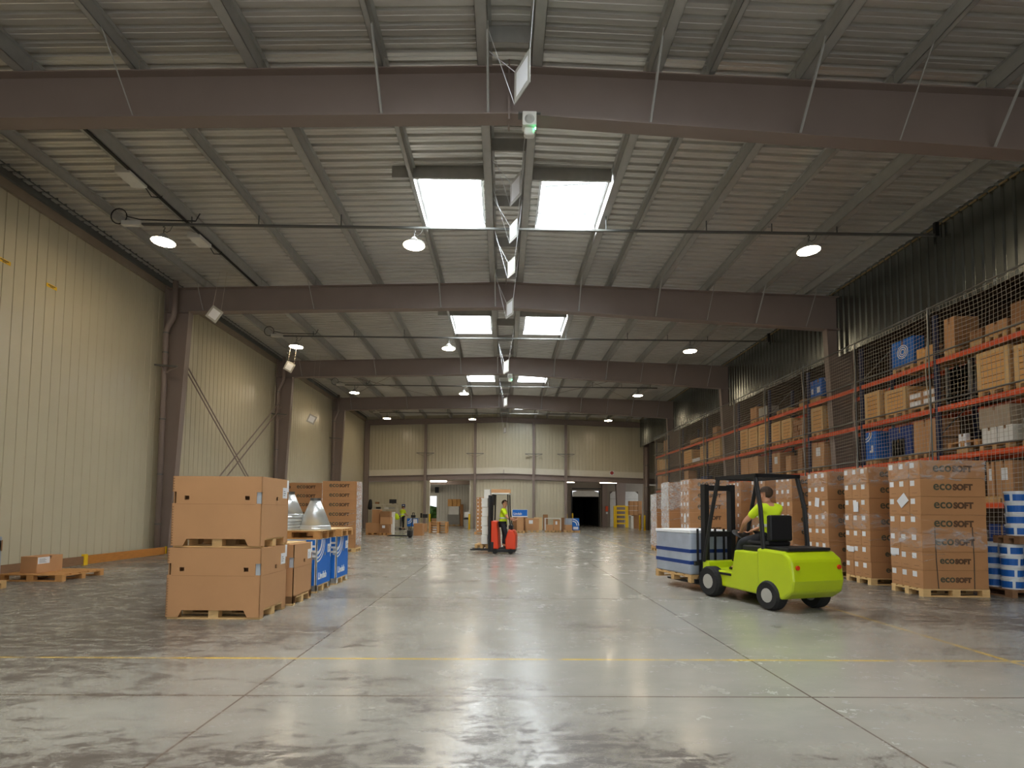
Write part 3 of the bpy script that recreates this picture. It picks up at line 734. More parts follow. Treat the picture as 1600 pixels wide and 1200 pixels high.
# row behind it
y3 = atZ(454.4, 947).y
pallet((-3.9, 8.2+.385, 0), 0, 'pale pallet under the second brown carton of the left row', L=1.2, W=.77, mat='pine')
sleeve_carton((-3.9, 8.2+.385, 0), 0, 'brown carton behind the double stack, beside the blue cartons', 1.2, .77, .955)
pallet((-3.98, 9.41+.385, 0), 0, 'pallet under the nearer blue carton on the left', L=1.2, W=.77, mat='pine')
sleeve_carton((-3.98, 9.41+.385, 0), 0, 'blue printed carton next to the brown carton on the left', 1.2, .77, .97, 'boxw', 'blue')
pallet((-3.95, 10.44+.385, 0), 0, 'pallet under the farther blue carton on the left', L=1.2, W=.77, mat='pine')
sleeve_carton((-3.95, 10.44+.385, 0), 0, 'blue printed carton farther back in the left row', 1.2, .77, .97, 'boxw', 'blue')
pallet((-3.93, 9.85, .972), 0, 'orange pallet carrying metal cones on the nearer blue carton', mat='palleto')
pallet((-3.86, 10.83, .972), 0, 'orange pallet with a board on the farther blue carton', mat='palleto')
tag(MB().box(-4.55, -3.3, 9.44, 10.26, 1.117, 1.129).obj('plywood_board', 'mdf'), 'thin pale board under the bright metal cones', 'board')
tag(MB().box(-4.5, -3.27, 10.44, 11.22, 1.117, 1.129).obj('plywood_board', 'mdf'), 'thin pale board on the farther orange pallet', 'board')
tag(MB().box(-4.4, -3.4, 8.25, 8.95, .957, .975).obj('plywood_board', 'mdf'), 'pale board lying on the brown carton behind the double stack', 'board')
zc = 1.13
def cone(x, y, z, r0, r1, h, lab):
    t = thing('duct_reducer', lab, 'metal cone', (x, y, z), 0, 'bright metal cones')
    MB().lathe([(r0, 0), (r0*1.02, .012), (r0*1.02, .03), (r0, .04), (r0, .075), (r0*.97, .085)], 40).obj('base_rim', 'cone', t, smooth=False)
    MB().lathe([(r0*.97, .085), (r1, h-.05)], 40).obj('cone_body', 'cone', t, smooth=True)
    MB().lathe([(r1, h-.05), (r1, h-.005), (r1*1.1, h-.005), (r1*1.1, h)], 32).obj('collar', 'galvd', t)
pc = atY(491, 826, 9.85)
cone(pc.x+.01, 9.85, zc, .29, .095, .60, 'shiny metal cone duct reducer standing free on the board')
pb = atY(450, 826, 9.75)
for k in range(4): tag(MB().lathe([(.27, 0), (.285, .01), (.285, .03), (.27, .04), (.26, .045), (.26, .052)], 36).obj('duct_ring', 'cone', loc=(pb.x, 9.75, zc+.053*k)), f'flat metal duct ring under the left cone, {ORD[k]} from the bottom', 'metal ring', 'stacked duct rings')
cone(pb.x, 9.75, zc+.215, .27, .1, .5, 'shiny metal cone on top of the flat duct rings')
# ------------------------------------------------------------------ stacks of long brown cartons
ECO = {}
def eco_proto(side):
    if side in ECO: return ECO[side]
    W, D, H = 1.18, .268, .338
    mb = MB(); mb.box(-W/2, W/2, -D/2, D/2, 0, H-.003)
    o = mb.obj('long_carton', 'card2', bevel=.004); o.location = (0, 0, -50)
    x = side*W/2
    MB().box(min(x, x+side*.002), max(x, x+side*.002), D*.02, D*.02+.105, H*.6, H*.9).obj('label_sticker', 'white', o)
    MB().box(min(x, x+side*.002), max(x, x+side*.002), -D*.2, D*.25, H*.2, H*.215).obj('end_print', 'print', o)
    ECO[side] = o; return o
FRONT = {}
def eco_stack(x, y, rz, side, where, rows=7, cols=3, front=True, logo_rows=None, film=None, mat_p='pine', seed=1, dims=(1.2, .8), slip=True):
    """x, y: pallet centre; side -1 or +1 = which end carries the labels; where = words that single this stack out"""
    rnd = random.Random(seed)
    pallet((x, y, 0), rz, f'pale pallet under the {where}', 'pallets under the wrapped stacks', mat=mat_p)
    Rz = Matrix.Rotation(rz, 3, 'Z'); P = V((x, y, 0)); pro = eco_proto(side)
    cn = ('nearest', 'middle', 'far')
    for r in range(rows):
        for c in range(cols):
            loc = P+Rz @ V((rnd.uniform(-.006, .006), -.268+.2685*c, .146+.3385*r))
            o = dup(pro, loc, rz, f'carton, {ORD[rows-1-r]} layer from top, {cn[c]} column, {where}', f'cartons of the {where}')
            if c == 0 and front:
                k = 1.0 if r > 1 else .78
                letter('eco', 'printg', o, (-.36*k, -.1355, .125), (pi/2, 0, 0), .235*k, .004)
                letter('SOFT', 'print', o, (-.36*k+.36*k, -.1355, .125), (pi/2, 0, 0), .15*k, .009)
    return P, Rz
def wrap(P, Rz, lab, side, zt=2.52, hv='film', seed=1, bands=((1.9, 2.53),), full_side=False, full_front=False):
    rnd = random.Random(seed); mb = MB(); w, d = .6, .408
    def sheet(fn, u0, u1, v0, v1, nu, nv):
        b = len(mb.v)
        for j in range(nv+1):
            for i in range(nu+1):
                u = u0+(u1-u0)*i/nu; v = v0+(v1-v0)*j/nv
                e = .0 if j not in (0, nv) else rnd.uniform(-.05, .05)
                mb.v.append(fn(u, v+e, rnd.uniform(.004, .022)))
        for j in range(nv):
            for i in range(nu):
                a = b+j*(nu+1)+i; mb.f.append((a, a+1, a+nu+2, a+nu+1))
    fs = lambda u, v, o: (side*(w+o), u, min(v, zt))
    ff = lambda u, v, o: (u, -d-o, min(v, zt))
    for z0, z1 in bands:
        sheet(fs, -d, d, z0, z1, 10, 6); sheet(ff, -w, w, z0, z1, 12, 6)
    if full_side: sheet(fs, -d, d, .2, zt, 12, 26)
    if full_front: sheet(ff, -w, w, .25, zt, 12, 24)
    for k in range(3):   # loose twisted strands
        z = rnd.uniform(.6, 1.6); mb.tube([(side*(w+.012), -d*.2, z+.15), (side*(w+.012), -d, z), (side*(w-.4), -d-.012, z-.2+rnd.uniform(0, .3))], .006, 4)
    o = mb.obj('stretch_wrap', hv, smooth=True); o.location = P; o.rotation_euler = (0, 0, Rz.to_euler().z)
    tag(o, f'clear stretch wrap around the {lab}', 'stretch wrap', 'clear stretch wraps')
def paper(P, Rz, lab, side, u, v, w=.16, h=.22, tilt=0):
    o = MB().box(-.002, .002, -w/2, w/2, -h/2, h/2).obj('delivery_note', 'white'); o.location = P+Rz @ V((side*.607, u, v)); o.rotation_euler = (tilt, 0, Rz.to_euler().z)
    tag(o, lab, 'delivery note', 'delivery notes')
def corner(px, py): return atZ(px, py)
# right row, in front of the racks: near left corner measured on the floor
rr = [((1442.7, 932.7), -.035, 'nearest wrapped stack by the racks', 1),
      ((1361, 914.5), -.02, 'second wrapped stack by the racks', 2),
      ((1296, 901.6), 0, 'third wrapped stack by the racks', 3)]
for (c, rz, lab, sd) in rr:
    k = atZ(*c); Rz = Matrix.Rotation(rz, 3, 'Z'); P = V((k.x, k.y, 0))+Rz @ V((.6, .4, 0))
    P_, R_ = eco_stack(P.x, P.y, rz, -1, lab, seed=sd)
    wrap(P_, R_, lab, -1, seed=sd, bands=((2.1, 2.53), (1.2, 1.5)) if sd != 1 else ((2.15, 2.53), (.9, 1.25)), full_front=False)
    if sd == 1:
        paper(P_, R_, 'tilted white delivery note on the nearest rack row stack', -1, .02, 1.77, .19, .24, .9)
        paper(P_, R_, 'small printed note low on the nearest rack row stack', -1, .27, .78, .22, .13)
    if sd == 1:
        for k, u in enumerate((-.36, .32)):
            o = MB().tube([(u, -.412, 1.28), (u+.01, -.412, .7), (u+.035*(1-k), -.412, .15)], .006, 5).obj('strap', 'ink'); o.location = P_; o.rotation_euler = (0, 0, rz); tag(o, f'thin dark strap down the front of the nearest stack, {"right" if k else "left"} one', 'strap', 'dark straps')
    if sd == 2:
        paper(P_, R_, 'upright white note on the second rack row stack', -1, .0, 1.66); paper(P_, R_, 'small printed note low on the second rack row stack', -1, .2, .72, .2, .12)
    if sd == 3: paper(P_, R_, 'slanted white note on the third rack row stack', -1, .0, 1.78, .17, .22, .15)
rr2 = [(1239, 13.7, 'fourth wrapped stack by the racks'), (1196.6, 15.1, 'fifth wrapped stack by the racks'), (1158.6, 16.6, 'sixth wrapped stack by the racks')]
for n_, (px, Y, lab) in enumerate(rr2):
    k = atY(px, 880, Y)
    P_, R_ = eco_stack(k.x+.6, k.y+.4, 0, -1, lab, seed=10+n_, front=(n_ == 0))
    wrap(P_, R_, lab, -1, seed=20+n_, bands=((1.9, 2.53), (1.0, 1.3)))
rr3 = [(1078.5, 15.5, 'wide facing stack behind forklift load', 1), (1046, 17.3, 'glossy stack behind wide facing stack', 0), (1027, 19.6, 'lower stack ending the aisle row', 0)]
for n_, (px, Y, lab, fr) in enumerate(rr3):
    k = atY(px, 870, Y)
    P_, R_ = eco_stack(k.x+.6, k.y+.4, 0, -1, lab, seed=30+n_, front=bool(fr), rows=7 if n_ < 2 else 6)
    wrap(P_, R_, lab, -1, seed=40+n_, hv='filmw' if n_ else 'film', zt=2.53 if n_ < 2 else 2.2, bands=((1.6, 2.53),), full_side=True)
    if n_ == 0:
        
        paper(P_, R_, 'white note on the end of the wide facing stack', -1, 0, 1.3)
# left stacks
ll = [((551, 863), 'left wrapped stack beyond blue cartons', 1)]
k = atZ(552, 863)
P_, R_ = eco_stack(k.x-.6+.05, k.y+.4, .03, 1, ll[0][1], seed=51)
wrap(P_, R_, ll[0][1], 1, seed=52, hv='filmw', bands=(), full_side=True)
for n_, (px, py, Y, lab) in enumerate(((503, 764, 19.6, 'half hidden stack behind left stack'), (470, 765, 19.9, 'stack behind the metal cones'))):
    k = atY(px, py, Y)
    P_, R_ = eco_stack(k.x-.6, Y+.4, 0, 1, lab, seed=60+n_, rows=7)
    wrap(P_, R_, lab, 1, seed=63+n_, hv='filmw', bands=(), full_side=True)
for o in list(ECO.values()):
    for c in list(o.children): bpy.data.objects.remove(c)
    bpy.data.objects.remove(o)
# ------------------------------------------------------------------ left edge: pallets with a small carton
def plain_carton(x0, x1, y0, y1, z0, z1, lab, mat='card', label=None, group=None, name='carton', cat='carton'):
    o = MB().box(-(x1-x0)/2, (x1-x0)/2, -(y1-y0)/2, (y1-y0)/2, 0, z1-z0).obj(name, mat, bevel=.004); o.location = ((x0+x1)/2, (y0+y1)/2, z0)
    tag(o, lab, cat, group)
    w, d, h = (x1-x0)/2, (y1-y0)/2, z1-z0
    tp = MB(); tp.box(-w-.0008, w+.0008, -.025, .025, h-.04, h+.001); tp.box(-w-.0008, -w, -.025, .025, h*.8, h).box(w, w+.0008, -.025, .025, h*.8, h); tp.obj('tape', 'cardd', o)
    if label == 'front': MB().box(-w*.5, w*.1, -d-.002, -d, h*.55, h*.85).obj('label_sticker', 'white', o)
    if label == 'right':
        MB().box(w, w+.002, -d*.95, -d*.05, h*.55, h*.94).obj('label_sticker', 'white', o)
        mb = MB()
        for k in range(4): mb.box(w+.002, w+.003, -d*.85, -d*(.3+.1*(k % 2)), h*(.62+.07*k), h*(.64+.07*k))
        mb.obj('label_print', 'ink', o)
    if label == 'left': MB().box(-w-.002, -w, -d*.5, d*.1, h*.5, h*.8).obj('label_sticker', 'white', o)
    return o
a = atZ(94, 909); b = atZ(141, 896)
pallet((a.x-.62, a.y+.55, 0), -.28*0+.0, 'long worn pallet on the floor at the left edge with a small carton', mat='palleto', L=1.3, W=1.1)
p0 = atZ(57, 896, .144)
plain_carton(p0.x-.34, p0.x+.0, p0.y, p0.y+.62, .144, .144+.345, 'small brown carton with white label on the left edge pallet', label='right')
a = atZ(8, 919)
pallet((a.x-.6, a.y-.38, 0), 0, 'pallet corner at the very left edge of the photo', mat='pallet')
o = MB().box(-.55, .55, -.37, .37, 0, .82).obj('wrapped_load', 'load', bevel=.02); o.location = (a.x-.62, a.y-.4, .146)
tag(o, 'grey blue wrapped load cut by the left edge of the photo', 'wrapped goods'); MB().box(-.5, .55, -.374, .374, .55, .75).obj('brown_band', 'cardd', o)
# ------------------------------------------------------------------ paint buckets beside the nearest stack
BK = {}
def bucket(x, y, z, lab, grp):
    r, h = .165, .205
    if 'p' in BK: return dup(BK['p'], (x, y, z), random.uniform(0, 6.28), lab, grp)
    t = thing('paint_bucket', lab, 'bucket', (x, y, z), 0, grp); BK['p'] = t
    MB().lathe([(r*.9, 0), (r*.97, h*.8), (r, h*.82), (r, h*.88)], 24).obj('tub', 'bucketw', t, smooth=False)
    MB().lathe([(r*1.03, h*.88), (r*1.03, h*.985), (r*.8, h)], 24).obj('lid', 'bucketw', t)
    mb = MB(); n = 24
    for i in range(n):
        if i % 8 == 7: continue
        a0, a1 = 2*pi*i/n, 2*pi*(i+1)/n
        rb_, rt_ = r*.915+.002, r*.96+.002
        mb.add([(rb_*cos(a0), rb_*sin(a0), h*.12), (rb_*cos(a1), rb_*sin(a1), h*.12), (rt_*cos(a1), rt_*sin(a1), h*.7), (rt_*cos(a0), rt_*sin(a0), h*.7)], [(0, 1, 2, 3)])
    mb.obj('label_wrap', 'bucketb', t)
    return t
def buckets(x0, y0, z0, nx, ny, nz, where):
    for k in range(nz):
        for j in range(ny):
            for i in range(nx):
                bucket(x0+.345*i, y0+.345*j, z0+.207*k, f'bucket, {ORD[k]} tier up, {ORD[i]} from left, {ORD[j]} row back, {where}', f'buckets on the {where}')
pc = atZ(1584, 935)
pallet((pc.x+.40, pc.y+.62, 0), pi/2, 'dark pallet under the lower buckets beside the nearest carton stack', 'bucket pallets', mat='timberd')
buckets(pc.x+.19, pc.y+.2, .146, 2, 3, 4, 'lower pallet beside nearest stack')
z2 = .146+.835
pallet((pc.x+.50, pc.y+.2, z2), 0, 'dark pallet between the two tiers of buckets at the right edge', 'bucket pallets', mat='timberd', L=.8, W=.5)
buckets(pc.x+.29, pc.y+.17, z2+.146, 2, 1, 4, 'upper pallet at the right edge')
# ------------------------------------------------------------------ pallet racking with cargo nets
RX = 10.9; RD = 1.05; NX = 10.8
POST = [9.95, 12.65, 15.35, 18.05, 20.75, 23.5, 27.2, 30.9, 33.6, 36.3]
LV = [1.72, 2.90, 4.13, 5.34]
BN = ['nearest', 'second', 'third', 'fourth', 'fifth', 'sixth', 'seventh', 'eighth', 'ninth']
LN_ = ['first', 'second', 'third', 'top']
for i, y in enumerate(POST):
    t = thing('rack_upright', f'dark blue rack upright frame, {ORD[i]} along the rack from the camera', 'rack frame', (RX, y, 0), 0, 'rack upright frames')
    up = MB().box(-.04, .04, -.05, .05, 0, 6.55).mesh('upright', 'upright')
    link('upright', up, t, (.05, 0, 0)); link('upright', up, t, (RD-.05, 0, 0))
    br = MB()
    for k in range(6):
        z = .3+1.05*k; br.beam((.09, 0, z), (RD-.09, 0, z), .03, .03); br.beam((.09, 0, z+.05), (RD-.09, 0, z+.95), .025, .025)
    br.obj('lattice', 'pipe', t)
for i in range(len(POST)-1):
    y0, y1 = POST[i], POST[i+1]
    for l, z in enumerate(LV):
        for fb, x in (('front', RX+.02), ('rear', RX+RD-.02)):
            if fb == 'rear' and i > 4: continue
            t = tag(MB().box(x-.025, x+.025, y0+.05, y1-.05, z-.06, z+.06).obj('rack_beam', 'orange'), f'orange {fb} rack beam, {LN_[l]} level, {BN[i]} rack bay', 'rack beam', 'orange rack beams')
    for z, nm in ((LV[1]+.17, 'second level'), (LV[2]+.17, 'third level'), (LV[3]+.17, 'top level'), (6.72, 'net top')):
        tag(MB().tube([(NX-.03, y0, z), (NX-.03, y1, z)], .022, 8).obj('net_rail', 'pipe'), f'grey net rail pipe at {nm} of the {BN[i]} rack bay', 'rail', 'net rail pipes')
    tag(MB().tube([(NX-.04, y0, 0), (NX-.04, y0, 6.75)], .018, 8).obj('net_post', 'galvd'), f'slim grey net post at the near end of the {BN[i]} rack bay', 'post', 'net posts')
    # knotted net: cords as thin three sided strands
    mb = MB(); rnd = random.Random(100+i); n = int((y1-y0)/.1); nz = 56; r = .0042 if i < 4 else .005
    def pos(a, k):
        y = y0+.03+(y1-y0-.06)*a/n; z = 1.0+5.7*k/nz
        return (NX+.012*sin(y*3.1+z*1.7)+.01*sin(z*4.3+i), y+.012*sin(z*2.2+a*.7), z-.05*sin(pi*(y-y0)/(y1-y0))*(k/nz > .02))
    for a in range(n+1): mb.tube([pos(a, k) for k in range(0, nz+1, 4)], r, 3, False)
    for k in range(nz+1): mb.tube([pos(a, k) for a in range(0, n+1, 3)]+[pos(n, k)], r, 3, False)
    tag(mb.obj('cargo_net', 'rope'), f'white cord safety net across the {BN[i]} rack bay', 'net', 'rack safety nets')
    mb = MB(); mb.tube([(NX-.05, y0+.05+.05*sin(z*2.6+i), z) for z in [1.0+.2*q for q in range(29)]], .011, 5)
    tag(mb.obj('lacing_rope', 'rope'), f'wavy pale rope lacing the net edge at the near end of the {BN[i]} rack bay', 'rope', 'net lacing ropes')
def yy(x, y): return atX(x, y, RX).y
def span(x0, x1, yt, lev):
    """pixel span of a front face on the rack -> far y, near y, z top"""
    a, b = yy(x0, yt), yy(x1, yt); z = atX((x0+x1)/2, yt, RX).z; a, b = min(a, b), max(a, b); m = (a+b)/2
    for q in range(len(POST)-1):
        if POST[q] < m < POST[q+1]: a, b = max(a, POST[q]+.07), min(b, POST[q+1]-.07)
    return a, b, z
BASE = [z+.06 for z in LV]
def rk_pallet(y0, y1, l, where):
    L = y1-y0
    pallet((RX+.55, (y0+y1)/2, BASE[l]), 0, f'pallet under the {where}', 'pallets in the racks', L=1.0, W=round(max(.3, L-.05), 1), simple=True, mat='pallet')
    return BASE[l]+.146
def crate(x0, x1, yt, l, where, depth=.75, lab=None, frame=True):
    ya, yb, zt = span(x0, x1, yt, l); z0 = rk_pallet(ya, yb, l, where); x = RX+.06
    t = thing('wooden_crate', lab or f'slatted pine crate {where}', 'crate', (x, (ya+yb)/2, z0), 0, 'pine crates in the racks')
    w = (yb-ya)/2-.01; h = max(.3, zt-z0)
    n = 6; mb = MB()
    for k in range(n): mb.box(.008, depth, -w, w, h*k/n+.007, h*(k+1)/n-.007)
    mb.obj('slats', 'crate', t); MB().box(.012, depth-.008, -w+.008, w-.008, 0.01, h-.012).obj('inside', 'brownwall', t)  # dark inner block puts the shade of the slat gaps into colour
    for s in (-1, 1): MB().box(0, .02, s*w-.1 if s > 0 else s*w, s*w if s > 0 else s*w+.1, 0, h).obj('batten', 'pine', t)
    MB().box(0, .02, -w+.1, w-.1, h-.09, h).obj('top_batten', 'pine', t)
    MB().box(.02, .11, -w-.012, -w, 0, h).obj('batten', 'pine', t); MB().box(depth-.1, depth, -w-.012, -w, 0, h).obj('batten', 'pine', t)
    return t
def rbox(x0, x1, yt, l, lab, mat='card', depth=.6, z0=None, label=None, pal=True, grp='cartons in the racks', where=None):
    ya, yb, zt = span(x0, x1, yt, l)
    zb = z0 if z0 is not None else (rk_pallet(ya, yb, l, where or lab) if pal else BASE[l])
    o = plain_carton(RX+.06, RX+.06+depth, ya+.01, yb-.01, zb, max(zb+.12, zt), lab, mat, None, grp)
    if label:
        h = max(.12, zt-zb); w = (yb-ya)/2
        MB().box(-depth/2-.003, -depth/2, -w*.4, w*.3, h*.45, h*.8).obj('label_sticker', 'white', o)
    return o
def blue_box(x0, x1, yt, l, lab, depth=.55, z0=None, logo='ring'):
    o = rbox(x0, x1, yt, l, lab, 'blue', depth, z0, pal=z0 is None, grp='blue cartons in the racks')
    ya, yb, zt = span(x0, x1, yt, l); h = o.bound_box[6][2]; w = (yb-ya)/2-.01; d = depth/2
    mb = MB()
    def ring(fn, cu, cv, r0, r1, a0=0, a1=2*pi, n=20):
        for i in range(n):
            p, q_ = a0+(a1-a0)*i/n, a0+(a1-a0)*(i+1)/n
            mb.add([fn(cu+r*cos(a), cv+r*sin(a)) for a in (p, q_) for r in (r0, r1)], [(0, 1, 3, 2)])
    fr = lambda u, v: (-d-.003, u, v)
    nr = lambda u, v: (u, -w-.003, v)
    if logo == 'ring':
        for r0, r1 in ((.06, .085), (.115, .14), (.17, .19)): ring(fr, 0, h*.55, r0*min(1, h*1.6), r1*min(1, h*1.6))
    if logo == 'near':
        for r0, r1 in ((.05, .07), (.1, .12), (.15, .17)): ring(nr, 0, h-.02, r0, r1, -pi, 0)
        MB().box(-d-.004, -d, -w*.5, w*.4, h*.25, h*.55).obj('label_sticker', 'white', o)
    if logo == 'arc':
        for r0, r1 in ((.16, .2), (.24, .28)): ring(fr, w, h-.02, r0, r1, pi, 1.5*pi)
        mb.add([fr(.05, h*.25), fr(-.1, h*.25), fr(-.1, h*.5), fr(-.02, h*.5), fr(-.02, h*.33), fr(.05, h*.33)], [(0, 1, 2, 3, 4, 5)])
    mb.obj('arc_print', 'white', o)
    return o
# nearest bay
rbox(1470, 1487, 497, 3, 'tall plain carton on the top level of the nearest rack bay', 'card', .62)
rbox(1510, 1531, 516, 3, 'low carton beside the tall one on the top level, nearest bay', 'cardd', .4)
rbox(1534, 1569, 503, 3, 'wide low carton on the top level of the nearest rack bay', 'card', .5)
rbox(1573, 1612, 468, 3, 'dark carton at the right edge of the top level, nearest bay', 'cardd', .7)
crate(1520, 1571, 546, 2, 'in the middle of the third level, nearest bay', .8)
crate(1578, 1622, 534, 2, 'at the right edge of the third level, nearest bay', .8)
ya, yb, zt = span(1474, 1510, 568, 2)
z0 = BASE[2]
t = thing('stillage', 'grey metal stillage holding a board on the third level, nearest bay', 'metal crate', (RX+.06, (ya+yb)/2, z0)); w = (yb-ya)/2; h = zt-z0
for sx in (0, .75):
    for s in (-1, 1): MB().box(sx, sx+.06, s*w-.03, s*w+.03, 0, h).obj('corner_post', 'pipe', t); MB().box(0, .8, -w, w, .08, .22).obj('base', 'galvd', t); MB().box(.03, .05, -w+.04, w-.04, h*.28, h*.62).obj('board', 'crate', t); MB().box(.03, .78, -w+.04, w-.04, h*.66, h*.92).obj('grey_goods', 'grey', t); MB().box(-.01, .0, -.05, .08, h*.86, h*.97).obj('label_sticker', 'white', t)
z = rk_pallet(yy(1577, 680), yy(1524, 680), 1, 'white cartons in the nearest bay')
o1 = rbox(1529, 1553, 668, 1, 'white carton under the wrapped goods, farther one', 'boxw', .6, z0=z, grp='white cartons under the wrapped goods')
o2 = rbox(1553.5, 1578, 664, 1, 'white carton under the wrapped goods, nearer one', 'boxw', .6, z0=z, grp='white cartons under the wrapped goods')
zt2 = atX(1550, 668, RX).z
rbox(1524, 1574, 635, 1, 'grey brown wrapped goods on white cartons, second level, nearest bay', M('wrapped_card', (164, 146, 124), .35, var=.15, scale=6, coat=.4), .6, z0=zt2+.01)
rbox(1594, 1615, 652, 1, 'pale green white carton at the right edge, second level', M('pale_green_card', (196, 212, 204), .6), .5)
rbox(1493, 1506, 678, 1, 'white sheet pack on a pallet, second level, nearest bay', 'white', .1)
pallet((RX+.55, yy(1500, 690), BASE[1]+.15), 0, 'spare pallet behind the white sheet pack in the racks', 'pallets in the racks', L=1.0, W=.8, simple=True, mat='palleto')
rbox(1536, 1549, 722, 0, 'tall brown carton beside the nearest wrapped stack, left one', 'card', .8, label=True)
rbox(1550, 1578, 720, 0, 'tall brown carton with white label on the first level, right one', 'card', .8, label=True)
ya, yb = yy(1583, 830), yy(1541, 830)
plain_carton(RX+.06, RX+.9, ya, yb, .15, 1.3, 'dark blue carton on the floor behind the net, nearest bay', 'dblue'); pallet((RX+.5, (ya+yb)/2, 0), 0, 'pallet under the dark blue carton behind the net', 'pallets in the racks', L=1.0, W=.8, simple=True, mat='pallet')
# second bay
blue_box(1389, 1424, 531, 3, 'blue carton with white ring print, top level, second bay', .3)
rbox(1428, 1460, 541, 3, 'light wooden panel pack on the top level, second bay', 'crate', .25)
crate(1346, 1371, 613, 2, 'with narrow slats, left on the third level, second bay', .5)
crate(1378, 1412, 608, 2, 'in the middle of the third level, second bay', .8)
z = rk_pallet(yy(1461, 630), yy(1416, 630), 2, 'white labelled cartons in the second bay')
hh = (atX(1437, 610, RX).z-z)/2
for r in range(2):
    for c, (a_, b_) in enumerate(((1416.5, 1437), (1437.5, 1461))):
        ya, yb = yy(b_, 625), yy(a_, 625)
        o = plain_carton(RX+.06, RX+.6, ya+.008, yb-.008, z+r*hh, z+(r+1)*hh-.006, f'carton with big white label, {"upper" if r else "lower"} {"nearer" if c else "farther"} of four, second bay', 'card', None, 'white labelled cartons')
        MB().box(-.273, -.27, -(yb-ya)*.4, (yb-ya)*.4, hh*.2, hh*.8).obj('label_sticker', 'white', o)
blue_box(1348, 1365, 675, 1, 'bright blue carton with white arcs on the second level, second bay', .45, logo='arc')
rbox(1384, 1421, 667, 1, 'dark blue carton behind the wrapped lumps, second level, second bay', 'dblue', .3)
rbox(1389, 1411, 686, 1, 'grey wrapped lump in front of the dark blue carton', 'load', .2, pal=False, z0=BASE[1]+.15)
rbox(1423, 1463, 656, 1, 'large plain carton with a hand hole, second level, second bay', 'card', .6)
# third bay
blue_box(1259, 1269.5, 597, 3, 'farther of two blue cartons on the top level, third bay', .55, logo='near')
blue_box(1270, 1281, 592, 3, 'nearer of two blue cartons on the top level, third bay', .55, logo='near')
crate(1262, 1283, 637, 2, 'alone on the third level, third bay', .75)
rbox(1263, 1285, 692, 1, 'carton with a white tag on the second level, third bay', 'card', .7, label=True)
# fourth bay
rbox(1246, 1254, 624, 3, 'small carton on the top level of the fourth bay', 'cardd', .4)
pallet((RX+.5, yy(1222, 630), BASE[3]), 0, 'empty pallet on the top level of the fourth bay', 'pallets in the racks', L=1.0, W=.8, simple=True)
crate(1201.5, 1217, 660, 2, 'left on the third level, fourth bay', .6)
crate(1218.5, 1234, 655, 2, 'right on the third level, fourth bay', .6)
z = rk_pallet(yy(1256, 670), yy(1236, 670), 2, 'grey cartons in the fourth bay')
h = (atX(1246, 655, RX).z-z)
for k, (a_, b_, u, v) in enumerate(((1236, 1246, 0, .33), (1246.5, 1256, 0, .36), (1236, 1256, .68, 1.0), (1236, 1243, .35, .66), (1244, 1256, .38, .66))):
    plain_carton(RX+.06, RX+.6, yy(b_, 670)+.005, yy(a_, 670)-.005, z+h*u, z+h*v, f'greyish carton of the mixed pile in the fourth bay, {("lower left","lower right","top long","middle left","middle right")[k]} one', 'cardd', None, 'mixed pile of greyish cartons')
rbox(1200.5, 1216, 708, 1, 'carton with a round hole on the second level, fourth bay', 'card', .6, label=True)
rbox(1225, 1234, 712, 1, 'small carton on the second level, fourth bay', 'card', .5)
rbox(1243, 1251, 700, 1, 'narrow dark carton on the second level, fourth bay', 'cardd', .5)
# fifth bay
rbox(1170, 1180, 637, 3, 'carton on the top level of the fifth bay, left one', 'card', .5)
rbox(1183, 1196, 636, 3, 'pale goods on the top level of the fifth bay', 'grey', .5)
for a_, b_, yt, nm in ((1152.5, 1166, 672, 'left'), (1167.5, 1181, 668, 'middle'), (1182.5, 1196, 663, 'right')): crate(a_, b_, yt, 2, f'{nm} of three on the third level, fifth bay', .6)
for a_, b_, yt, nm in ((1153, 1167, 717, 'left'), (1167.5, 1182, 714, 'right')): rbox(a_, b_, yt, 1, f'carton on the second level of the fifth bay, {nm} one', 'card', .6)
# sixth to eighth bays
rbox(1111.5, 1118, 667, 3, 'small carton with a white roll on the top level, sixth bay', 'card', .4)
for a_, b_, yt, nm in ((1103, 1112.5, 690, 'left'), (1113.5, 1123, 686, 'right')): crate(a_, b_, yt, 2, f'{nm} of two on the third level, sixth bay', .6)
rbox(1077, 1092, 689, 3, 'low wood pieces on the top level of the seventh bay', 'crate', .5)
crate(1066, 1079, 704, 2, 'left on the third level, seventh bay', .6); crate(1092, 1100, 697, 2, 'right on the third level, seventh bay', .5)
rbox(1080, 1091, 716, 2, 'stack of white sheets on the third level, seventh bay', 'white', .5)
rbox(1066, 1074, 736, 1, 'carton on the second level of the seventh bay', 'card', .5)
ya = yy(1096, 737)
for k in range(3): tag(MB().lathe([(.16, 0), (.16, .5)], 14).obj('blue_roll', 'dblue', loc=(RX+.25, ya-.45+.36*k, BASE[1])), f'upright blue roll on the second level, {ORD[k]} from the camera', 'roll', 'blue rolls')
rbox(1035.5, 1041.5, 688, 3, 'tall carton on the top level of the eighth bay', 'card', .5)
for a_, b_, nm in ((1023.5, 1029, 'left'), (1029.5, 1034.5, 'middle'), (1035, 1040.5, 'right')): crate(a_, b_, 718, 2, f'{nm} of three on the third level at the far end', .5)
for a_, b_, nm in ((1026, 1033, 'left'), (1034, 1041, 'right')): rbox(a_, b_, 744, 1, f'carton on the second level at the far end, {nm} one', 'card', .5)
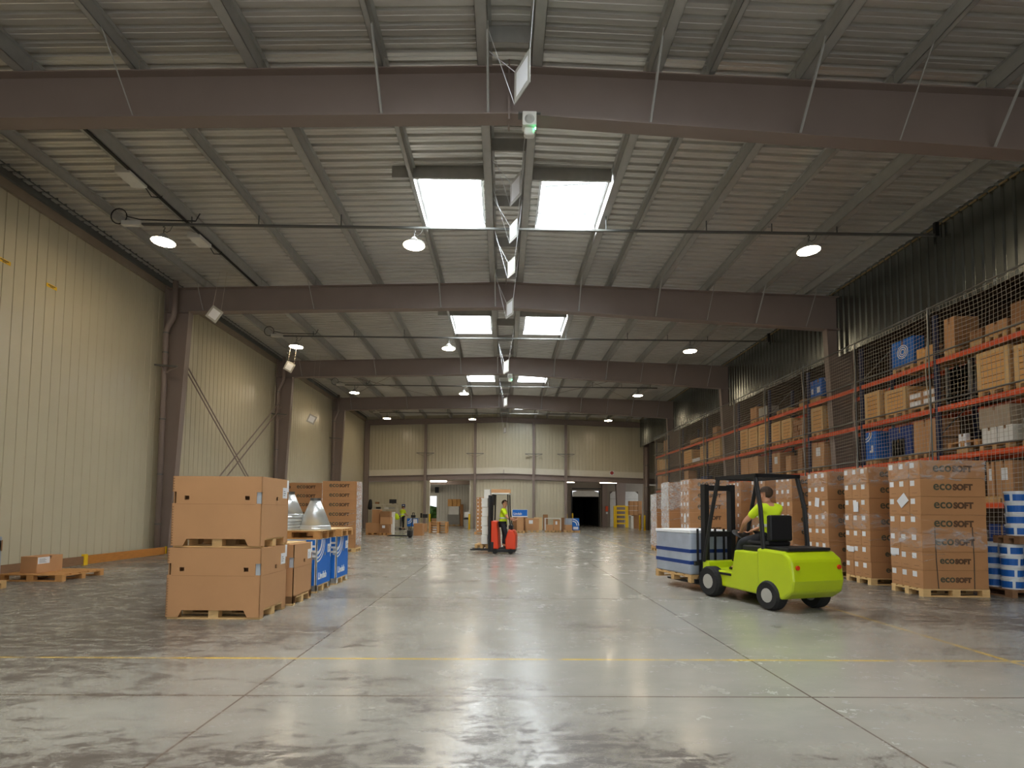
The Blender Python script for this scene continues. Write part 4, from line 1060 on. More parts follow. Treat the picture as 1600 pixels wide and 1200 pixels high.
# ------------------------------------------------------------------ people
def skin_obj(name, nodes, mat, parent, sub=2):
    """nodes: list of (pos, radius, parent index)"""
    me = bpy.data.meshes.new(name); me.from_pydata([n[0] for n in nodes], [(n[2], i) for i, n in enumerate(nodes) if n[2] is not None], [])
    me.materials.append(K[mat]); o = link(name, me, parent)
    sk = o.modifiers.new('skin', 'SKIN'); sk.use_smooth_shade = True
    for i, n in enumerate(nodes):
        d = me.skin_vertices[0].data[i]; r = n[1]; d.radius = r if isinstance(r, tuple) else (r, r); d.use_root = (i == 0)
    s = o.modifiers.new('sub', 'SUBSURF'); s.levels = sub; s.render_levels = sub
    return o
def person(label, loc, rz, J, grp=None, hair='hair', vest=True, jacket=None):
    t = thing('person', label, 'person', loc, rz, grp)
    pel, che, nec, hd = V(J['pelvis']), V(J['chest']), V(J['neck']), V(J['head'])
    N = [(pel, .105, None), ((pel+che)/2, .11, 0), (che, .145, 1), (nec-(nec-che)*.25, .1, 2), (nec, .055, 3)]
    up = (hd-nec).normalized(); fw = V(J.get('face', (0, 1, 0))).normalized()
    N += [(nec+up*.07+fw*.01, .062, 4), (hd-up*.02+fw*.03, .078, 5), (hd+up*.06, .093, 6), (hd+up*.12-fw*.01, .07, 7)]
    parts = {}
    for s in ('l', 'r'):
        sh, el, wr = V(J['sh'+s]), V(J['el'+s]), V(J['wr'+s]); i = len(N)
        d = (wr-el).normalized(); sd = d.cross(V((0, 0, 1)));
        sd = sd.normalized() if sd.length > .1 else V((1, 0, 0)); pn = d.cross(sd)
        N += [(sh, .065, 3), (el, .045, i), (wr, .03, i+1), (wr+d*.06, (.036, .02), i+2)]
        pi_ = i+3
        for k in range(4):
            off = sd*(.03-.02*k); L_ = (.075, .085, .08, .06)[k]; b = len(N)
            N += [(wr+d*.1+off, .009, pi_), (wr+d*(.1+L_*.5)+off-pn*.012, .0085, b), (wr+d*(.1+L_*.8)+off-pn*.04, .008, b+1)]
        b = len(N); N += [(wr+d*.05+sd*.05, .011, pi_), (wr+d*.09+sd*.06-pn*.02, .009, b)]
        hp, kn, an = V(J['hip'+s]), V(J['kn'+s]), V(J['an'+s]); i = len(N)
        N += [(hp, .075, 0), (kn, .058, i), (an, .042, i+1), (an+V(J.get('foot', (0, .16, 0)))*.8-V((0, 0, .05)), .035, i+2)]
        parts[s] = (sh, el, wr, hp, kn, an)
    skin_obj('body', N, 'skin', t)
    sm = 'hivis' if vest else 'black'
    S = [(pel+V((0, 0, -.12)), .165, None), (pel+V((0, 0, .02)), .165, 0), ((pel+che)/2, .15, 1), (che, .168, 2), (nec-(nec-che)*.3, .115, 3), (nec-(nec-che)*.02, .075, 4)]
    for s in ('l', 'r'):
        sh, el = parts[s][0], parts[s][1]; i = len(S); S += [(sh, .082, 4), (sh+(el-sh)*.7, .07, i)]
    skin_obj('hivis_shirt' if vest else 'jacket', S, sm, t)
    T = [(pel+V((0, 0, .04)), .146, None)]
    for s in ('l', 'r'):
        hp, kn, an = parts[s][3:]; i = len(T); T += [(hp, .105, 0), (kn, .078, i), (an+(kn-an)*.08, .06, i+1)]
    skin_obj('trousers', T, 'navy', t)
    for s in ('l', 'r'):
        an = parts[s][5]; f = V(J.get('foot', (0, .16, 0)))
        skin_obj('shoe', [(an-V((0, 0, .03)), .05, None), (an+f*.5-V((0, 0, .05)), .045, 0), (an+f*1.1-V((0, 0, .06)), .036, 1)], 'black', t, 1)
    if vest:
        mid = pel.lerp(che, .5)
        mb = MB(); mb.lathe([(.162, -.025), (.167, 0), (.162, .025)], 20); o = mb.obj('reflective_band', 'refl', t); o.location = mid; o.scale = (1.02, 1.02, 1)
    h = bmesh.new(); bmesh.ops.create_uvsphere(h, u_segments=14, v_segments=10, radius=.108)
    dl = [v for v in h.verts if v.co.dot(up) < -.02 and v.co.dot(fw) > -.03 or v.co.dot(fw) > .075 and v.co.dot(up) < .05]
    bmesh.ops.delete(h, geom=dl, context='VERTS'); me = bpy.data.meshes.new('hair'); h.to_mesh(me); h.free(); me.materials.append(K[hair])
    o = link('hair', me, t, hd+up*.055-fw*.012); sd = up.cross(fw)
    for k in (-1, 1):
        e = MB().lathe([(.004, -.008), (.011, 0), (.004, .008)], 8).obj('eye', 'ink', t); e.location = hd+fw*.098+sd*.034*k+up*.02
        e = MB().lathe([(.006, -.03), (.018, -.01), (.02, .015), (.008, .03)], 8).obj('ear', 'skin', t); e.location = hd+sd*.093*k+up*.0
    MB().lathe([(.014, -.02), (.004, .03)], 8).obj('nose', 'skin', t).location = hd+fw*.107-up*.01
    return t
# ------------------------------------------------------------------ lime counterbalance forklift on the right
ang = .283; FC = V((4.45, 8.83, 0))
t = thing('forklift', 'lime yellow counterbalance forklift driving away in the right aisle', 'forklift', FC, ang)
mb = MB(); mb.prism([(-1.12, .32), (-1.16, .5), (-1.12, .82), (-.98, .93), (-.45, .95), (-.45, .2), (-.95, .2)], -.5, .5, 'x'); mb.obj('counterweight', 'lime', t, bevel=.04)
mb = MB(); mb.prism([(-.45, .2), (-.45, .88), (.1, .88), (.18, .5), (.75, .48), (.8, .62), (.95, .62), (.95, .22)], -.46, .46, 'x'); mb.obj('chassis', 'lime', t, bevel=.03)
MB().box(-.36, .36, -.5, .02, .88, .97).obj('hood', 'black', t, bevel=.02)
MB().box(-.42, .42, -1.0, -.55, .93, .98).obj('rear_grille', 'black', t, bevel=.01)
mb = MB(); mb.box(-.47, .47, .18, .78, .42, .46); mb.obj('foot_plate', 'black', t)
st = MB().box(-.24, .24, -.42, .05, .97, 1.05).obj('seat', 'black', t, bevel=.03); MB().box(-.23, .23, -.47, -.38, 1.05, 1.48).obj('backrest', 'black', st, bevel=.03)
mb = MB()
for s in (-1, 1):
    MB().tube([(s*.45, -.55, .9), (s*.45, -.5, 1.6), (s*.43, -.38, 2.12)], .035, 8).obj('guard_post', 'black', t); MB().tube([(s*.45, .9, .6), (s*.44, .72, 1.4), (s*.43, .52, 2.12)], .035, 8).obj('guard_post', 'black', t)
pass
mb = MB(); mb.box(-.46, .46, -.42, -.36, 2.1, 2.16).box(-.46, .46, .5, .56, 2.1, 2.16).box(-.46, -.40, -.42, .56, 2.1, 2.16).box(.40, .46, -.42, .56, 2.1, 2.16)
for k in range(5): mb.box(-.33+.155*k, -.29+.155*k, -.4, .52, 2.11, 2.15)
mb.obj('overhead_guard', 'black', t)
mb = MB(); mb.tube([(.05, .72, .62), (.02, .5, 1.1)], .03, 8); mb.obj('steering_column', 'black', t)
o = MB().lathe([(.14, 0), (.165, .015), (.14, .03)], 24).obj('steering_wheel', 'black', t); o.location = (.02, .48, 1.11); o.rotation_euler = (.5, 0, 0)
wh = MB().lathe([(.12, -.1), (.24, -.11), (.27, -.07), (.27, .07), (.24, .11), (.12, .1)], 24).mesh('wheel', 'rubber'); hb_ = MB().lathe([(.13, -.105), (.13, .105)], 16).mesh('hub', 'grey')
for (x, y, r) in ((-.43, -.68, .85), (.43, -.68, .85), (-.45, .68, 1.0), (.45, .68, 1.0)):
    w = link('wheel', wh, t, (x, y, .27*r), (0, pi/2, 0), (r, r, 1)); link('hub', hb_, w)
mb = MB()
for s in (-1, 1): mb.box(s*.3-.05, s*.3+.05, 1.0, 1.12, .08, 2.05)
for z in (.25, 1.1, 1.98): mb.box(-.3, .3, 1.03, 1.09, z-.05, z+.05)
mb.obj('mast', 'black', t)
mb = MB(); mb.box(-.48, .48, 1.13, 1.17, .16, .24).box(-.48, .48, 1.13, 1.17, .5, .58)
for k in range(5): mb.box(-.42+.2*k, -.39+.2*k, 1.13, 1.16, .58, 1.2)
mb.obj('fork_carriage', 'black', t)
fk = MB().box(-.055, .055, 1.17, 1.21, .12, .6).box(-.055, .055, 1.17, 2.25, .12, .155).mesh('fork', 'black')
for s in (-1, 1): link('fork', fk, t, (s*.28, 0, 0))
for s in (-1, 1): MB().lathe([(.035, 0), (.035, .02)], 12).obj('tail_light', 'red', t).matrix_local = Matrix.Translation((s*.4, -1.145, .7)) @ Matrix.Rotation(pi/2, 4, 'X')
Rf = Matrix.Rotation(ang, 3, 'Z')
pl = FC+Rf @ V((0, 1.83, .16)); pallet(pl, ang, 'pallet carried on the forks of the lime forklift', W=1.2, L=1.0)
mb = MB(); o = MB().box(-.5, .5, -.58, .58, 0, .82).obj('wrapped_load', 'load', bevel=.03); o.location = pl+V((0, 0, .146)); o.rotation_euler = (0, 0, ang)
tag(o, 'grey blue wrapped pallet load carried by the lime forklift', 'wrapped goods')
MB().box(-.51, .51, -.59, .59, .8, .86).obj('white_top_sheet', 'white', o, bevel=.01)
for z_ in (.2, .42): MB().box(-.504, .504, -.584, .584, z_, z_+.07).obj('dark_band', 'dblue', o)
J = dict(pelvis=(0, -.2, 1.13), chest=(0, -.2, 1.48), neck=(0, -.17, 1.68), head=(0, -.15, 1.81), face=(0, 1, 0), shl=(-.19, -.2, 1.6), shr=(.19, -.2, 1.6), ell=(-.27, .05, 1.36), elr=(.29, -.02, 1.36), wrl=(-.1, .33, 1.2), wrr=(.16, .32, 1.2),
         hipl=(-.1, -.18, 1.1), hipr=(.1, -.18, 1.1), knl=(-.14, .28, 1.0), knr=(.14, .28, 1.0), anl=(-.14, .42, .56), anr=(.14, .42, .56))
person('person in hi-vis shirt sitting at the wheel of the lime forklift', FC, ang, J)
# ------------------------------------------------------------------ red stand-on truck in the middle
RC = V((.03, 18.3, 0)); S_ = 1
t = thing('stand_on_truck', 'red stand-on warehouse truck driving in the centre aisle', 'truck', RC, -.12)
MB().box(-.38, .45, -.36, .36, .06, .17).obj('chassis', 'black', t, bevel=.02)
mb = MB(); mb.prism([(.12, .16), (.47, .16), (.47, .66), (.4, .82), (.22, .86), (.1, .5)], -.37, .37, 'y'); mb.obj('front_cowl', 'red', t, bevel=.04)
mb = MB(); mb.prism([(-.4, .16), (-.12, .16), (-.16, .72), (-.2, 1.14), (-.4, 1.16)], -.37, .37, 'y'); mb.obj('rear_cowl', 'red', t, bevel=.04)
MB().box(-.43, -.30, -.38, .38, .06, .42).obj('bumper', 'black', t, bevel=.02)
MB().box(-.14, .14, -.33, .33, .17, .2).obj('foot_platform', 'rubber', t)
mb = MB()
for s in (-1, 1):
    MB().tube([(-.36, s*.32, 1.1), (-.34, s*.32, 2.1)], .03, 8).obj('guard_post', 'black', t); MB().tube([(.3, s*.3, .8), (.2, s*.3, 1.5), (.18, s*.32, 2.1)], .022, 8).obj('guard_post', 'black', t)
MB().box(-.38, -.33, -.29, .29, 1.7, 2.08).obj('back_panel', 'black', t)
mb = MB(); mb.box(-.4, .24, -.36, .36, 2.08, 2.13); mb.obj('overhead_guard', 'boxw', t, bevel=.015)
MB().box(.2, .34, -.2, .2, .86, 1.0).obj('control_panel', 'black', t, bevel=.02)
mb = MB(); mb.tube([(.26, -.1, .98), (.24, -.1, 1.12)], .02, 8); mb.obj('control_lever', 'black', t)
for x in (-.25, .3):
    o = MB().lathe([(.02, -.05), (.09, -.05), (.09, .05), (.02, .05)], 16).obj('wheel', 'rubber', t); o.location = (x, -.33, .09); o.rotation_euler = (pi/2, 0, 0)
mb = MB()
for s in (-1, 1): mb.box(-.52, -.45, s*.2-.04, s*.2+.04, .05, 2.05)
mb.obj('mast', 'black', t)
fk = MB().box(-1.15, -.5, -.05, .05, .1, .15).mesh('fork', 'black')
for s in (-1, 1): link('fork', fk, t, (0, s*.22, 0))
Rt = Matrix.Rotation(-.12, 3, 'Z')
pl = RC+Rt @ V((-.75, .1, .16)); pallet(pl+V((0, .35, -.0)), -.12+pi/2, 'pallet on the forks behind the red truck', L=.8, W=.5)
n_ = 0
for k in range(6):
    for c in range(2):
        p = RC+Rt @ V((-.66+(.02 if k % 2 else 0), -.05+.42*c, .31+.33*k))
        if k == 5 and c == 0: continue
        o = MB().box(-.11, .11, -.2, .2, 0, .322).obj('wrapped_carton', 'boxw' if c == 0 or k == 5 else 'cardd', bevel=.01); o.location = p+V((0, .25, 0)); o.rotation_euler = (0, 0, -.12)
        tag(o, f'{"white" if c==0 or k==5 else "brown"} wrapped carton on the red truck forks, {ORD[k]} layer up', 'carton', 'cartons on the red truck'); MB().box(.11, .112, -.08, .06, .12, .22).obj('label_sticker', 'white', o)
o = MB().box(-.35, .35, -.2, .2, 0, .13).obj('carton', 'card', bevel=.01); o.location = RC+V((-.1, .1, 2.135)); tag(o, 'flat brown carton lying on the guard of the red truck', 'carton')
J = dict(pelvis=(-.02, 0, 1.08), chest=(-.0, -.0, 1.42), neck=(.01, 0, 1.6), head=(.035, -.01, 1.735), face=(.85, -.5, 0), shl=(-.02, .2, 1.53), shr=(.02, -.21, 1.52), ell=(.1, .27, 1.25), elr=(.17, -.28, 1.27), wrl=(.28, .18, 1.18), wrr=(.36, -.2, 1.22),
         hipl=(-.03, .1, 1.03), hipr=(-.02, -.1, 1.03), knl=(.02, .11, .62), knr=(.12, -.14, .66), anl=(-.02, .1, .28), anr=(.06, -.14, .28), foot=(.15, -.03, 0))
person('person in hi-vis shirt and dark trousers standing on the red truck', RC, -.12, J)
# ------------------------------------------------------------------ far clutter
def fbox(x0, x1, yt, yb, lab, mat='card', depth=.6, z0=0.0, base_y=None, label=None, pal=False, grp=None, name='carton', cat='carton'):
    """front face from pixels; base on the floor at pixel row yb unless base_y gives the floor row and z0 comes from yb"""
    Y = atZ((x0+x1)/2, base_y or yb).y
    a, b, tp = atY(x0, yb, Y), atY(x1, yb, Y), atY((x0+x1)/2, yt, Y)
    z = 0 if base_y is None else a.z
    if pal: pallet(((a.x+b.x)/2, Y+depth/2, z), 0, f'pallet under the {lab}'[:95], 'pallets in the far area', L=round(max(.6, b.x-a.x), 1), W=round(depth, 1), simple=True, mat='palleto' if pal == 2 else 'pallet'); z += .146
    return plain_carton(a.x, b.x, Y, Y+depth, z, max(z+.08, tp.z), lab, mat, label, grp, name, cat)
# packing corner on the left
fbox(571, 593, 817, 836, 'long low carton on the left pallet of the packing corner', 'card', .8, pal=2)
fbox(581, 593, 796, 817, 'wrapped carton stacked on the long low carton', 'card2', .6, base_y=836)
fbox(593, 608, 819, 836.5, 'carton with round sticker at the front of the packing pallet', 'cardd', .5, label='front', pal=2)
fbox(594, 610, 808, 819, 'brown carton in the middle of the packing pallet pile', 'card', .5, base_y=836.5)
fbox(594, 609, 799, 808, 'crumpled top carton of the packing pallet pile', 'cardd', .5, base_y=836.5)
fbox(609.5, 614, 800, 835, 'white wrapped edge of the packing pallet pile', 'boxw', .5)
Y = 40.6
a, b, zt = atY(581, 800, Y).x, atY(620, 800, Y).x, atY(600, 787.5, Y).z
t = thing('shelving_unit', 'pale shelving unit against the far left wall', 'shelf', (a, Y, 0)); w = b-a
mb = MB()
for x in (0, w*.47, w-.05):
    for y_ in (0, .5): MB().box(x, x+.05, y_, y_+.04, 0, zt).obj('upright', 'creamt', t)
for z in (.45, 1.0, 1.5, zt-.04): MB().box(0, w, 0, .54, z, z+.035).obj('shelf_board', 'creamt', t)
m_ = thing('monitor', 'black monitor on top of the far shelving unit', 'monitor', (atY(613, 785, Y).x, Y+.2, zt)); MB().box(-.28, .28, -.02, .02, .06, .38).obj('screen', 'black', m_); MB().box(-.1, .1, -.08, .08, 0, .02).box(-.02, .02, .0, .03, 0, .1).obj('stand', 'black', m_)
for q, (x0, w_, z, mt) in enumerate(((588, .25, zt, 'cardd'), (603, .35, 1.535, 'boxw'), (611, .4, 1.535, 'grey'), (590, .3, 1.535, 'black'), (612, .35, 1.035, 'cardd'))):
    x = atY(x0, 790, Y).x; plain_carton(x-w_/2, x+w_/2, Y+.1, Y+.45, z, z+.16, f'small box on the far shelving unit, {("brown one on top","white one on second shelf","grey one on second shelf","black one on second shelf","brown one lower")[q]}', mt, None, 'small boxes on the far shelves')
p = atY(579, 790, 40.3)
skin = skin_obj('hanging_jacket', [((0, 0, .5), .1, None), ((-.03, 0, .2), .17, 0), ((-.06, 0, -.35), .2, 1)], 'black', None); skin.location = p; tag(skin, 'dark jacket hanging beside the far left column', 'jacket')
# worker, bench, sign
Y = 38.9; wx = atY(628.5, 800, Y).x
J = dict(pelvis=(0, 0, .98), chest=(.02, .03, 1.32), neck=(.04, .06, 1.5), head=(.05, .08, 1.635), face=(.7, .7, 0), shl=(-.16, .1, 1.43), shr=(.18, -.06, 1.43), ell=(-.12, .25, 1.15), elr=(.27, .02, 1.15), wrl=(.08, .38, 1.05), wrr=(.34, .26, 1.08), hipl=(-.08, .05, .93), hipr=(.09, -.04, .93), knl=(-.09, .05, .5), knr=(.1, -.02, .5), anl=(-.09, 0, .09), anr=(.1, -.06, .09), foot=(.1, .12, 0))
person('person in hi-vis shirt working at the far bench on the left', (wx, Y, 0), 0, J)
p = atY(630.5, 790.5, YF-.03); t = thing('square_sign', 'small square dark blue sign on the far wall above the worker', 'sign', p)
MB().box(-.14, .14, -.02, 0, -.14, .14).obj('plate', 'dblue', t); MB().box(-.06, .06, -.024, -.02, -.07, .07).obj('white_symbol', 'white', t)
t = thing('hivis_jacket', 'yellow hi-vis jacket hung over a trolley left of the worker', 'jacket', (atY(620, 815, 37.5).x, 37.5, 0)); o = skin_obj('cloth', [((-.1, 0, 1.25), .1, None), ((0, 0, 1.0), .19, 0), ((.1, 0, .75), .17, 1)], 'hivis', t)
t = thing('trolley', 'small grey trolley under the hi-vis jacket', 'trolley', (atY(620, 826, 37.8).x, 37.9, 0)); MB().box(-.3, .3, -.2, .2, .18, .24).obj('platform', 'grey', t); MB().tube([(-.28, 0, .24), (-.28, 0, 1.05), (.28, 0, 1.05), (.28, 0, .24)], .02, 6).obj('handle', 'grey', t)
for x in (-.22, .22):
    o = MB().lathe([(.09, -.03), (.09, .03)], 12).obj('caster', 'rubber', t); o.location = (x, 0, .09); o.rotation_euler = (pi/2, 0, 0)
Y = 38.6; a, b = atY(636, 815, Y).x, atY(653, 815, Y).x; zt = atY(640, 809, Y).z
t = thing('workbench', 'workbench with blue and white front panel beside the worker', 'workbench', (a, Y, 0)); w = b-a
MB().box(0, w, 0, .8, zt-.05, zt).obj('bench_top', 'grey', t); MB().box(0, w, 0, .02, zt-.65, zt-.05).obj('front_panel', 'blue', t)
mb = MB()
for r0, r1 in ((.2, .26), (.32, .38)):
    for i in range(10):
        p0, p1 = -pi/2*i/10, -pi/2*(i+1)/10; mb.add([(.05+r*cos(q_), -.003, zt-.07+r*sin(q_)) for q_ in (p0, p1) for r in (r0, r1)], [(0, 1, 3, 2)])
mb.box(w-.35, w-.05, -.004, 0, zt-.5, zt-.1); mb.obj('arc_print', 'white', t)
for x in (.04, w-.04): MB().box(x-.04, x+.04, .02, .78, 0, zt-.05).obj('leg', 'grey', t)
for q, (x, w_, h) in enumerate(((.4, .3, .2), (1.3, .35, .28), (1.0, .1, .35))): plain_carton(a+x-w_/2, a+x+w_/2, Y+.2, Y+.5, zt, zt+h, f'black device on the far workbench, {("left","right","slim middle")[q]} one', 'black', None, 'devices on the workbench', 'bench_device', 'device')
# pallet jack
p = atZ(638, 840)
t = thing('pallet_jack', 'hand pallet jack with tall handle in front of the workbench', 'pallet jack', (p.x, p.y, 0), 1.45)
fk = MB().box(-.08, .08, 0, 1.1, .07, .12).mesh('fork', 'black')
for s in (-1, 1): link('fork', fk, t, (s*.19, 0, 0))
MB().box(-.2, .2, -.18, .02, .1, .4).obj('pump_body', 'black', t, bevel=.02); MB().tube([(0, -.12, .35), (0, -.25, 1.2)], .022, 8).obj('handle_bar', 'black', t); MB().tube([(-.16, -.25, 1.2), (-.16, -.26, 1.34), (.16, -.26, 1.34), (.16, -.25, 1.2), (-.16, -.25, 1.2)], .018, 6).obj('grip', 'black', t)
for s in (-1, 1):
    o = MB().lathe([(.09, -.03), (.09, .03)], 14).obj('wheel', 'rubber', t); o.location = (s*.08, -.1, .09); o.rotation_euler = (0, pi/2, 0)
fbox(646, 660, 818, 837, 'open brown carton beside the pallet jack', 'card2', .7)
fbox(661, 667, 818, 831, 'brown carton behind the open one at the pallet jack', 'card', .4)
# stack of orange pallets
a, b = atZ(669.5, 833), atZ(699, 833)
for k in range(5):
    pallet(((a.x+b.x)/2, a.y+.45, .146*k), 0, f'orange pallet in the low stack beside the left far opening, {ORD[k]} from the floor', 'stacked orange pallets', L=1.2, W=.8, simple=True, mat='palleto')
def bollard(x, yb, yt, lab):
    p = atZ(x, yb); h = atY(x, yt, p.y).z
    t = thing('bollard', lab, 'bollard', (p.x, p.y, 0), 0, 'yellow bollards'); MB().lathe([(.075, .01), (.075, h-.03), (.05, h), (.01, h+.01)], 14).obj('post', 'yellow', t, smooth=True); MB().lathe([(.13, 0), (.13, .015)], 12).obj('base_plate', 'yellow', t)
bollard(671, 826, 803, 'wide yellow bollard at the left side of the left opening'); bollard(733, 827, 803, 'yellow bollard at the right side of the left opening')
for x, yb, yt, n in ((885.5, 823, 803, 'left of the dark dock opening, outer one'), (894.5, 824, 802, 'left of the dark dock opening, inner one'), (937.5, 821, 803, 'right of the dark dock opening'), (954.3, 821, 805, 'left of the yellow rack end guard'), (1000, 828, 805, 'left of the pipe by the racks'), (1007.5, 829, 805, 'in front of the pipe by the racks'), (1015.5, 824, 805, 'right of the pipe by the racks')): bollard(x, yb, yt, f'yellow bollard {n}')
# far room goods
fbox(674, 683, 810, 820.5, 'brown carton inside the left opening, small one', 'card', .5); fbox(686, 697, 804, 820, 'taller brown carton inside the left opening', 'card2', .6)
fbox(699, 718, 804, 822, 'grey covered block of goods inside the left opening', M('grey_block', (134, 130, 122), .7), 1.0, pal=1)
fbox(702, 717, 791, 804, 'white wrapped goods on the grey block inside the left opening', 'boxw', .8, base_y=822)
for k, (x0, x1) in enumerate(((699.5, 706), (706.3, 713), (713.3, 719))): fbox(x0, x1, 780, 791, f'light carton on top of the goods in the left opening, {("left","middle","right")[k]} one', 'crate', .8, base_y=822, grp='light cartons in the left opening')
fbox(718.5, 723, 788, 822, 'tall brown carton at the right of the grey block', 'card2', .6)
p = atZ(729, 826)
t = thing('waste_bin', 'grey and black waste bin beside the yellow bollard', 'bin', (p.x, p.y, 0)); MB().lathe([(.2, .05), (.25, .75)], 14).obj('bin_body', 'grey', t); MB().lathe([(.27, .75), (.27, .82), (.1, .9)], 14).obj('lid', 'black', t)
plain_carton(p.x-.2, p.x+.25, p.y+.02, p.y+.4, .91, 1.35, 'white crumpled bag of waste on the grey bin', 'boxw', None, None, 'waste_bag', 'bag')
p = atZ(738.5, 824.5)
t = thing('fire_extinguisher', 'red fire extinguisher against the far wall post', 'fire extinguisher', (p.x, p.y, 0)); MB().lathe([(.09, .02), (.095, .1), (.095, .55), (.05, .66), (.03, .7)], 14).obj('cylinder', 'signred', t, smooth=True); MB().box(-.03, .1, -.02, .02, .7, .76).obj('valve', 'black', t); MB().tube([(.08, 0, .72), (.15, 0, .6), (.13, 0, .3)], .015, 6).obj('hose', 'black', t)
# wall of white labelled cartons behind the red truck
a, b = atZ(744, 835), atZ(768, 835); cw = (b.x-a.x)/4; Yc = a.y
pallet(((a.x+b.x)/2, Yc+.4, 0), 0, 'pallet under the tall labelled carton block behind the red truck', 'pallets in the far area', L=1.2, W=.8, simple=True, mat='palleto')
rows = 9; hh = (atY(755, 777, Yc).z-.146)/rows
for r in range(rows):
    for c in range(4):
        if r == 8 and c > 2: continue
        plain_carton(a.x+cw*c+.004, a.x+cw*(c+1)-.004, Yc, Yc+.75, .146+hh*r, .146+hh*(r+1)-.006, f'small labelled carton behind the red truck, {ORD[r]} row up, {ORD[c]} from left', 'card2', 'front', 'labelled cartons behind the red truck')
# middle of the far area
Y = atZ(812, 833).y
fbox(808, 818, 809, 833, 'brown carton on the pale pallet right of the red truck', 'card', .8, pal=1); fbox(821, 842, 810, 832, 'wide brown carton with white label right of the red truck', 'card', .8, label='front', pal=1)
a, b = atZ(800, 832), atZ(824.5, 832)
t = thing('printed_board', 'blue printed board standing on cartons behind the red truck', 'board', (a.x, a.y+.3, atY(812, 808, a.y).z)); w = b.x-a.x; h = atY(812, 796, a.y).z-atY(812, 808, a.y).z
MB().box(0, w, 0, .03, 0, h).obj('board', 'white', t); MB().box(.03, w-.03, -.003, 0, .08, h-.02).obj('blue_print', 'blue', t); letter('Lindab', 'white', t, (.1, -.005, .16), (pi/2, 0, 0), .22, .006)
fbox(801, 824, 808, 831, 'brown carton under the blue printed board', 'cardd', .6)
t = tag(MB().box(0, .62, 0, .03, 0, 1.0).obj('plywood_board', 'mdf', loc=(atZ(835, 829).x, atZ(835, 829).y+.5, 0)), 'pale board leaning behind the wide brown carton', 'board')
fbox(849, 856, 804, 828, 'brown carton behind the white framed pallet box', 'cardd', .5)
a, b = atZ(852, 832), atZ(876, 832)
t = thing('frame_box', 'white framed pallet box holding two cartons', 'pallet box', (a.x, a.y, 0)); w = b.x-a.x; h = atY(864, 809.5, a.y).z
mb = MB()
for x in (0, w-.04): mb.box(x, x+.04, 0, .04, .146, h).box(x, x+.04, .7, .74, .146, h)
mb.box(0, w, 0, .04, h-.04, h).box(0, w, .7, .74, h-.04, h); mb.obj('frame', 'boxw', t)
fbox(854, 864, 820, 832, 'low carton in the white framed pallet box', 'card', .55, pal=1); fbox(865.5, 875, 812, 832, 'taller carton with label in the white framed pallet box', 'card', .55, label='front', pal=1)
fbox(866, 876, 805, 811, 'dark blue box behind the framed pallet box', 'dblue', .4, base_y=826); fbox(863, 878, 796, 805, 'brown carton raised above the dark blue box', 'card', .5, base_y=826); fbox(866, 877, 811, 826, 'brown carton under the dark blue box', 'cardd', .4)
fbox(878.5, 883, 809, 831, 'narrow brown carton beside the blue and white one', 'cardd', .6)
fbox(883.5, 894, 820, 832, 'lower brown carton beside the bright blue printed one', 'card', .7, pal=1); fbox(883.5, 894, 810, 820, 'white blue wrapped carton on the lower brown one', 'load', .7, base_y=832)
o = fbox(894.5, 905, 810, 832, 'bright blue printed carton at the right end of the far row', 'blue', .7, pal=1)
bb = o.bound_box; d_ = -bb[0][1]; w_ = bb[6][0]; h_ = bb[6][2]
mb = MB()
for r0, r1 in ((.3, .38), (.46, .53)):
    for i in range(10):
        p0, p1 = pi/2*i/10, pi/2*(i+1)/10; mb.add([(-w_+r*cos(q_)*.9, -d_-.004, h_*.4+r*sin(q_)*.9) for q_ in (p0, p1) for r in (r0, r1)], [(0, 1, 3, 2)])
mb.box(-w_*.8, w_*.7, -d_-.004, -d_-.001, h_*.08, h_*.3); mb.obj('arc_print', 'white', o)
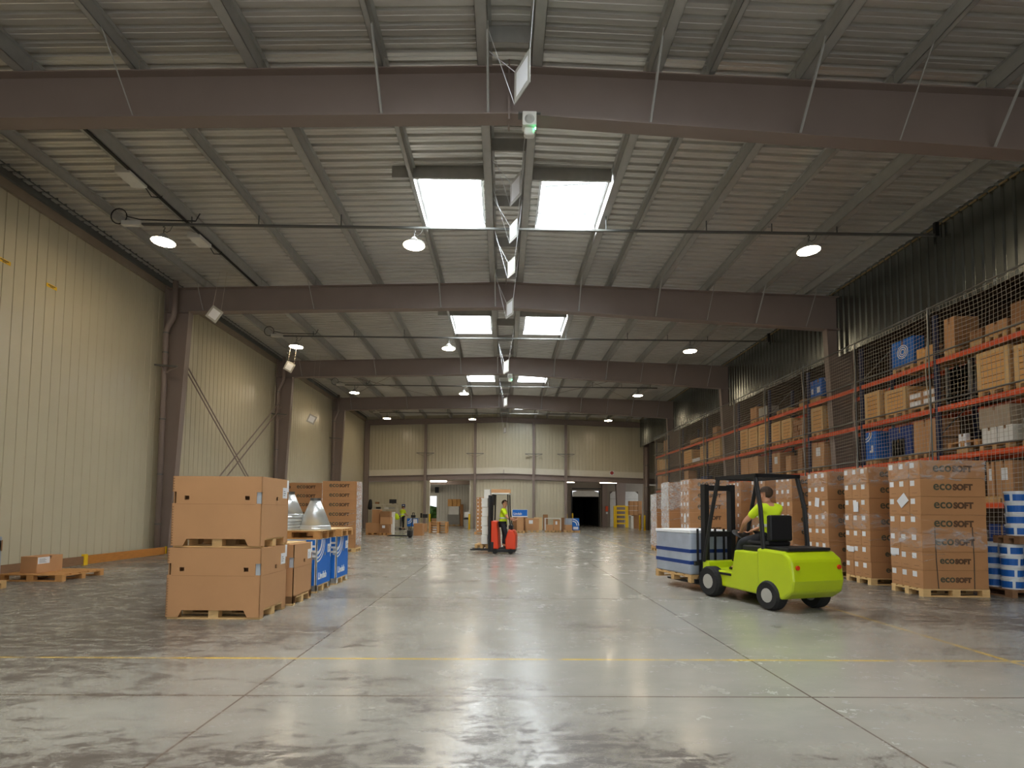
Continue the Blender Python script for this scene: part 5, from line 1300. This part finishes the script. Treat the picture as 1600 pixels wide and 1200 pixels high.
# loading bay things
p0, p1 = atY(959, 820, 47.4), atY(982, 820, 47.4); h = atY(970, 790.5, 47.4).z
t = thing('rack_end_guard', 'yellow steel guard frame around the loading bay column', 'guard frame', (p0.x, p0.y, 0)); w = p1.x-p0.x
for x in (0, w-.28): MB().box(x, x+.28, 0, .12, 0, h).obj('post', 'yellow', t)
for k in range(5):
    z = .3+(h-.4)*k/4; MB().box(.28, w-.28, .02, .1, z, z+.14).obj('rail', 'yellow', t)
t = thing('control_box', 'orange control box on the dock post right of the dark opening', 'control box', atY(948, 795, 49.4)); MB().box(-.12, .12, -.08, .08, -.25, .25).obj('casing', 'orange', t); MB().box(-.09, .09, -.09, -.08, -.5, -.3).obj('switch_plate', 'white', t)
struct('dock_post', MB().box(d1+.25, d1+.75, 49.5, 50, 0, 4.2), 'steel', 'brown dock post right of the dark opening', 'column')
fbox(940, 950, 808, 821, 'brown carton standing at the dock post', 'card', .5)
for k in range(3):
    for c in range(3):
        fbox(984+6.5*c, 990+6.5*c, 783+7.5*k, 790+7.5*k, f'small carton in the loading bay pile, {ORD[k]} row down, {ORD[c]} from left', 'card', .6, base_y=826, grp='small cartons in the loading bay')
fbox(986, 990, 806, 826, 'white wrapped carton side below the loading bay pile', 'boxw', .8); fbox(990.3, 1003, 802.5, 826, 'dark brown carton below the loading bay pile', 'cardd', .8)
# brown rain pipe at the far right corner
p = atY(1010, 800, 41.5); t = thing('downpipe', 'dark brown pipe in the far right corner beside the racks', 'pipe', (p.x, 41.3, 0)); MB().tube([(0, 0, 0), (0, 0, 6.7)], .14, 12).obj('pipe', 'steel', t, smooth=True)
for z in (1.5, 3.4, 5.2): MB().lathe([(.15, 0), (.15, .05)], 12, (0, 0, z)).obj('clip', 'pipe', t)
# ------------------------------------------------------------------ light
w = bpy.data.worlds.new('world'); SC.world = w; w.use_nodes = True
bg = w.node_tree.nodes['Background']; bg.inputs[0].default_value = (.92, .96, 1, 1); bg.inputs[1].default_value = .55
SC.view_settings.view_transform = 'Standard'; SC.view_settings.look = 'None'; SC.view_settings.gamma = 1; SC.view_settings.use_curve_mapping = False
SC.view_settings.exposure = 1.3
SC.cycles.use_denoising = True
SC.cycles.max_bounces = 10; SC.cycles.diffuse_bounces = 6; SC.cycles.transparent_max_bounces = 16
SC.cycles.sample_clamp_indirect = 6
for o in list(bpy.data.objects):
    if o.type == 'MESH' and o.users_collection and o.parent is None and 'label' not in o: o['label'] = o.name.replace('_', ' '); o['category'] = 'thing'
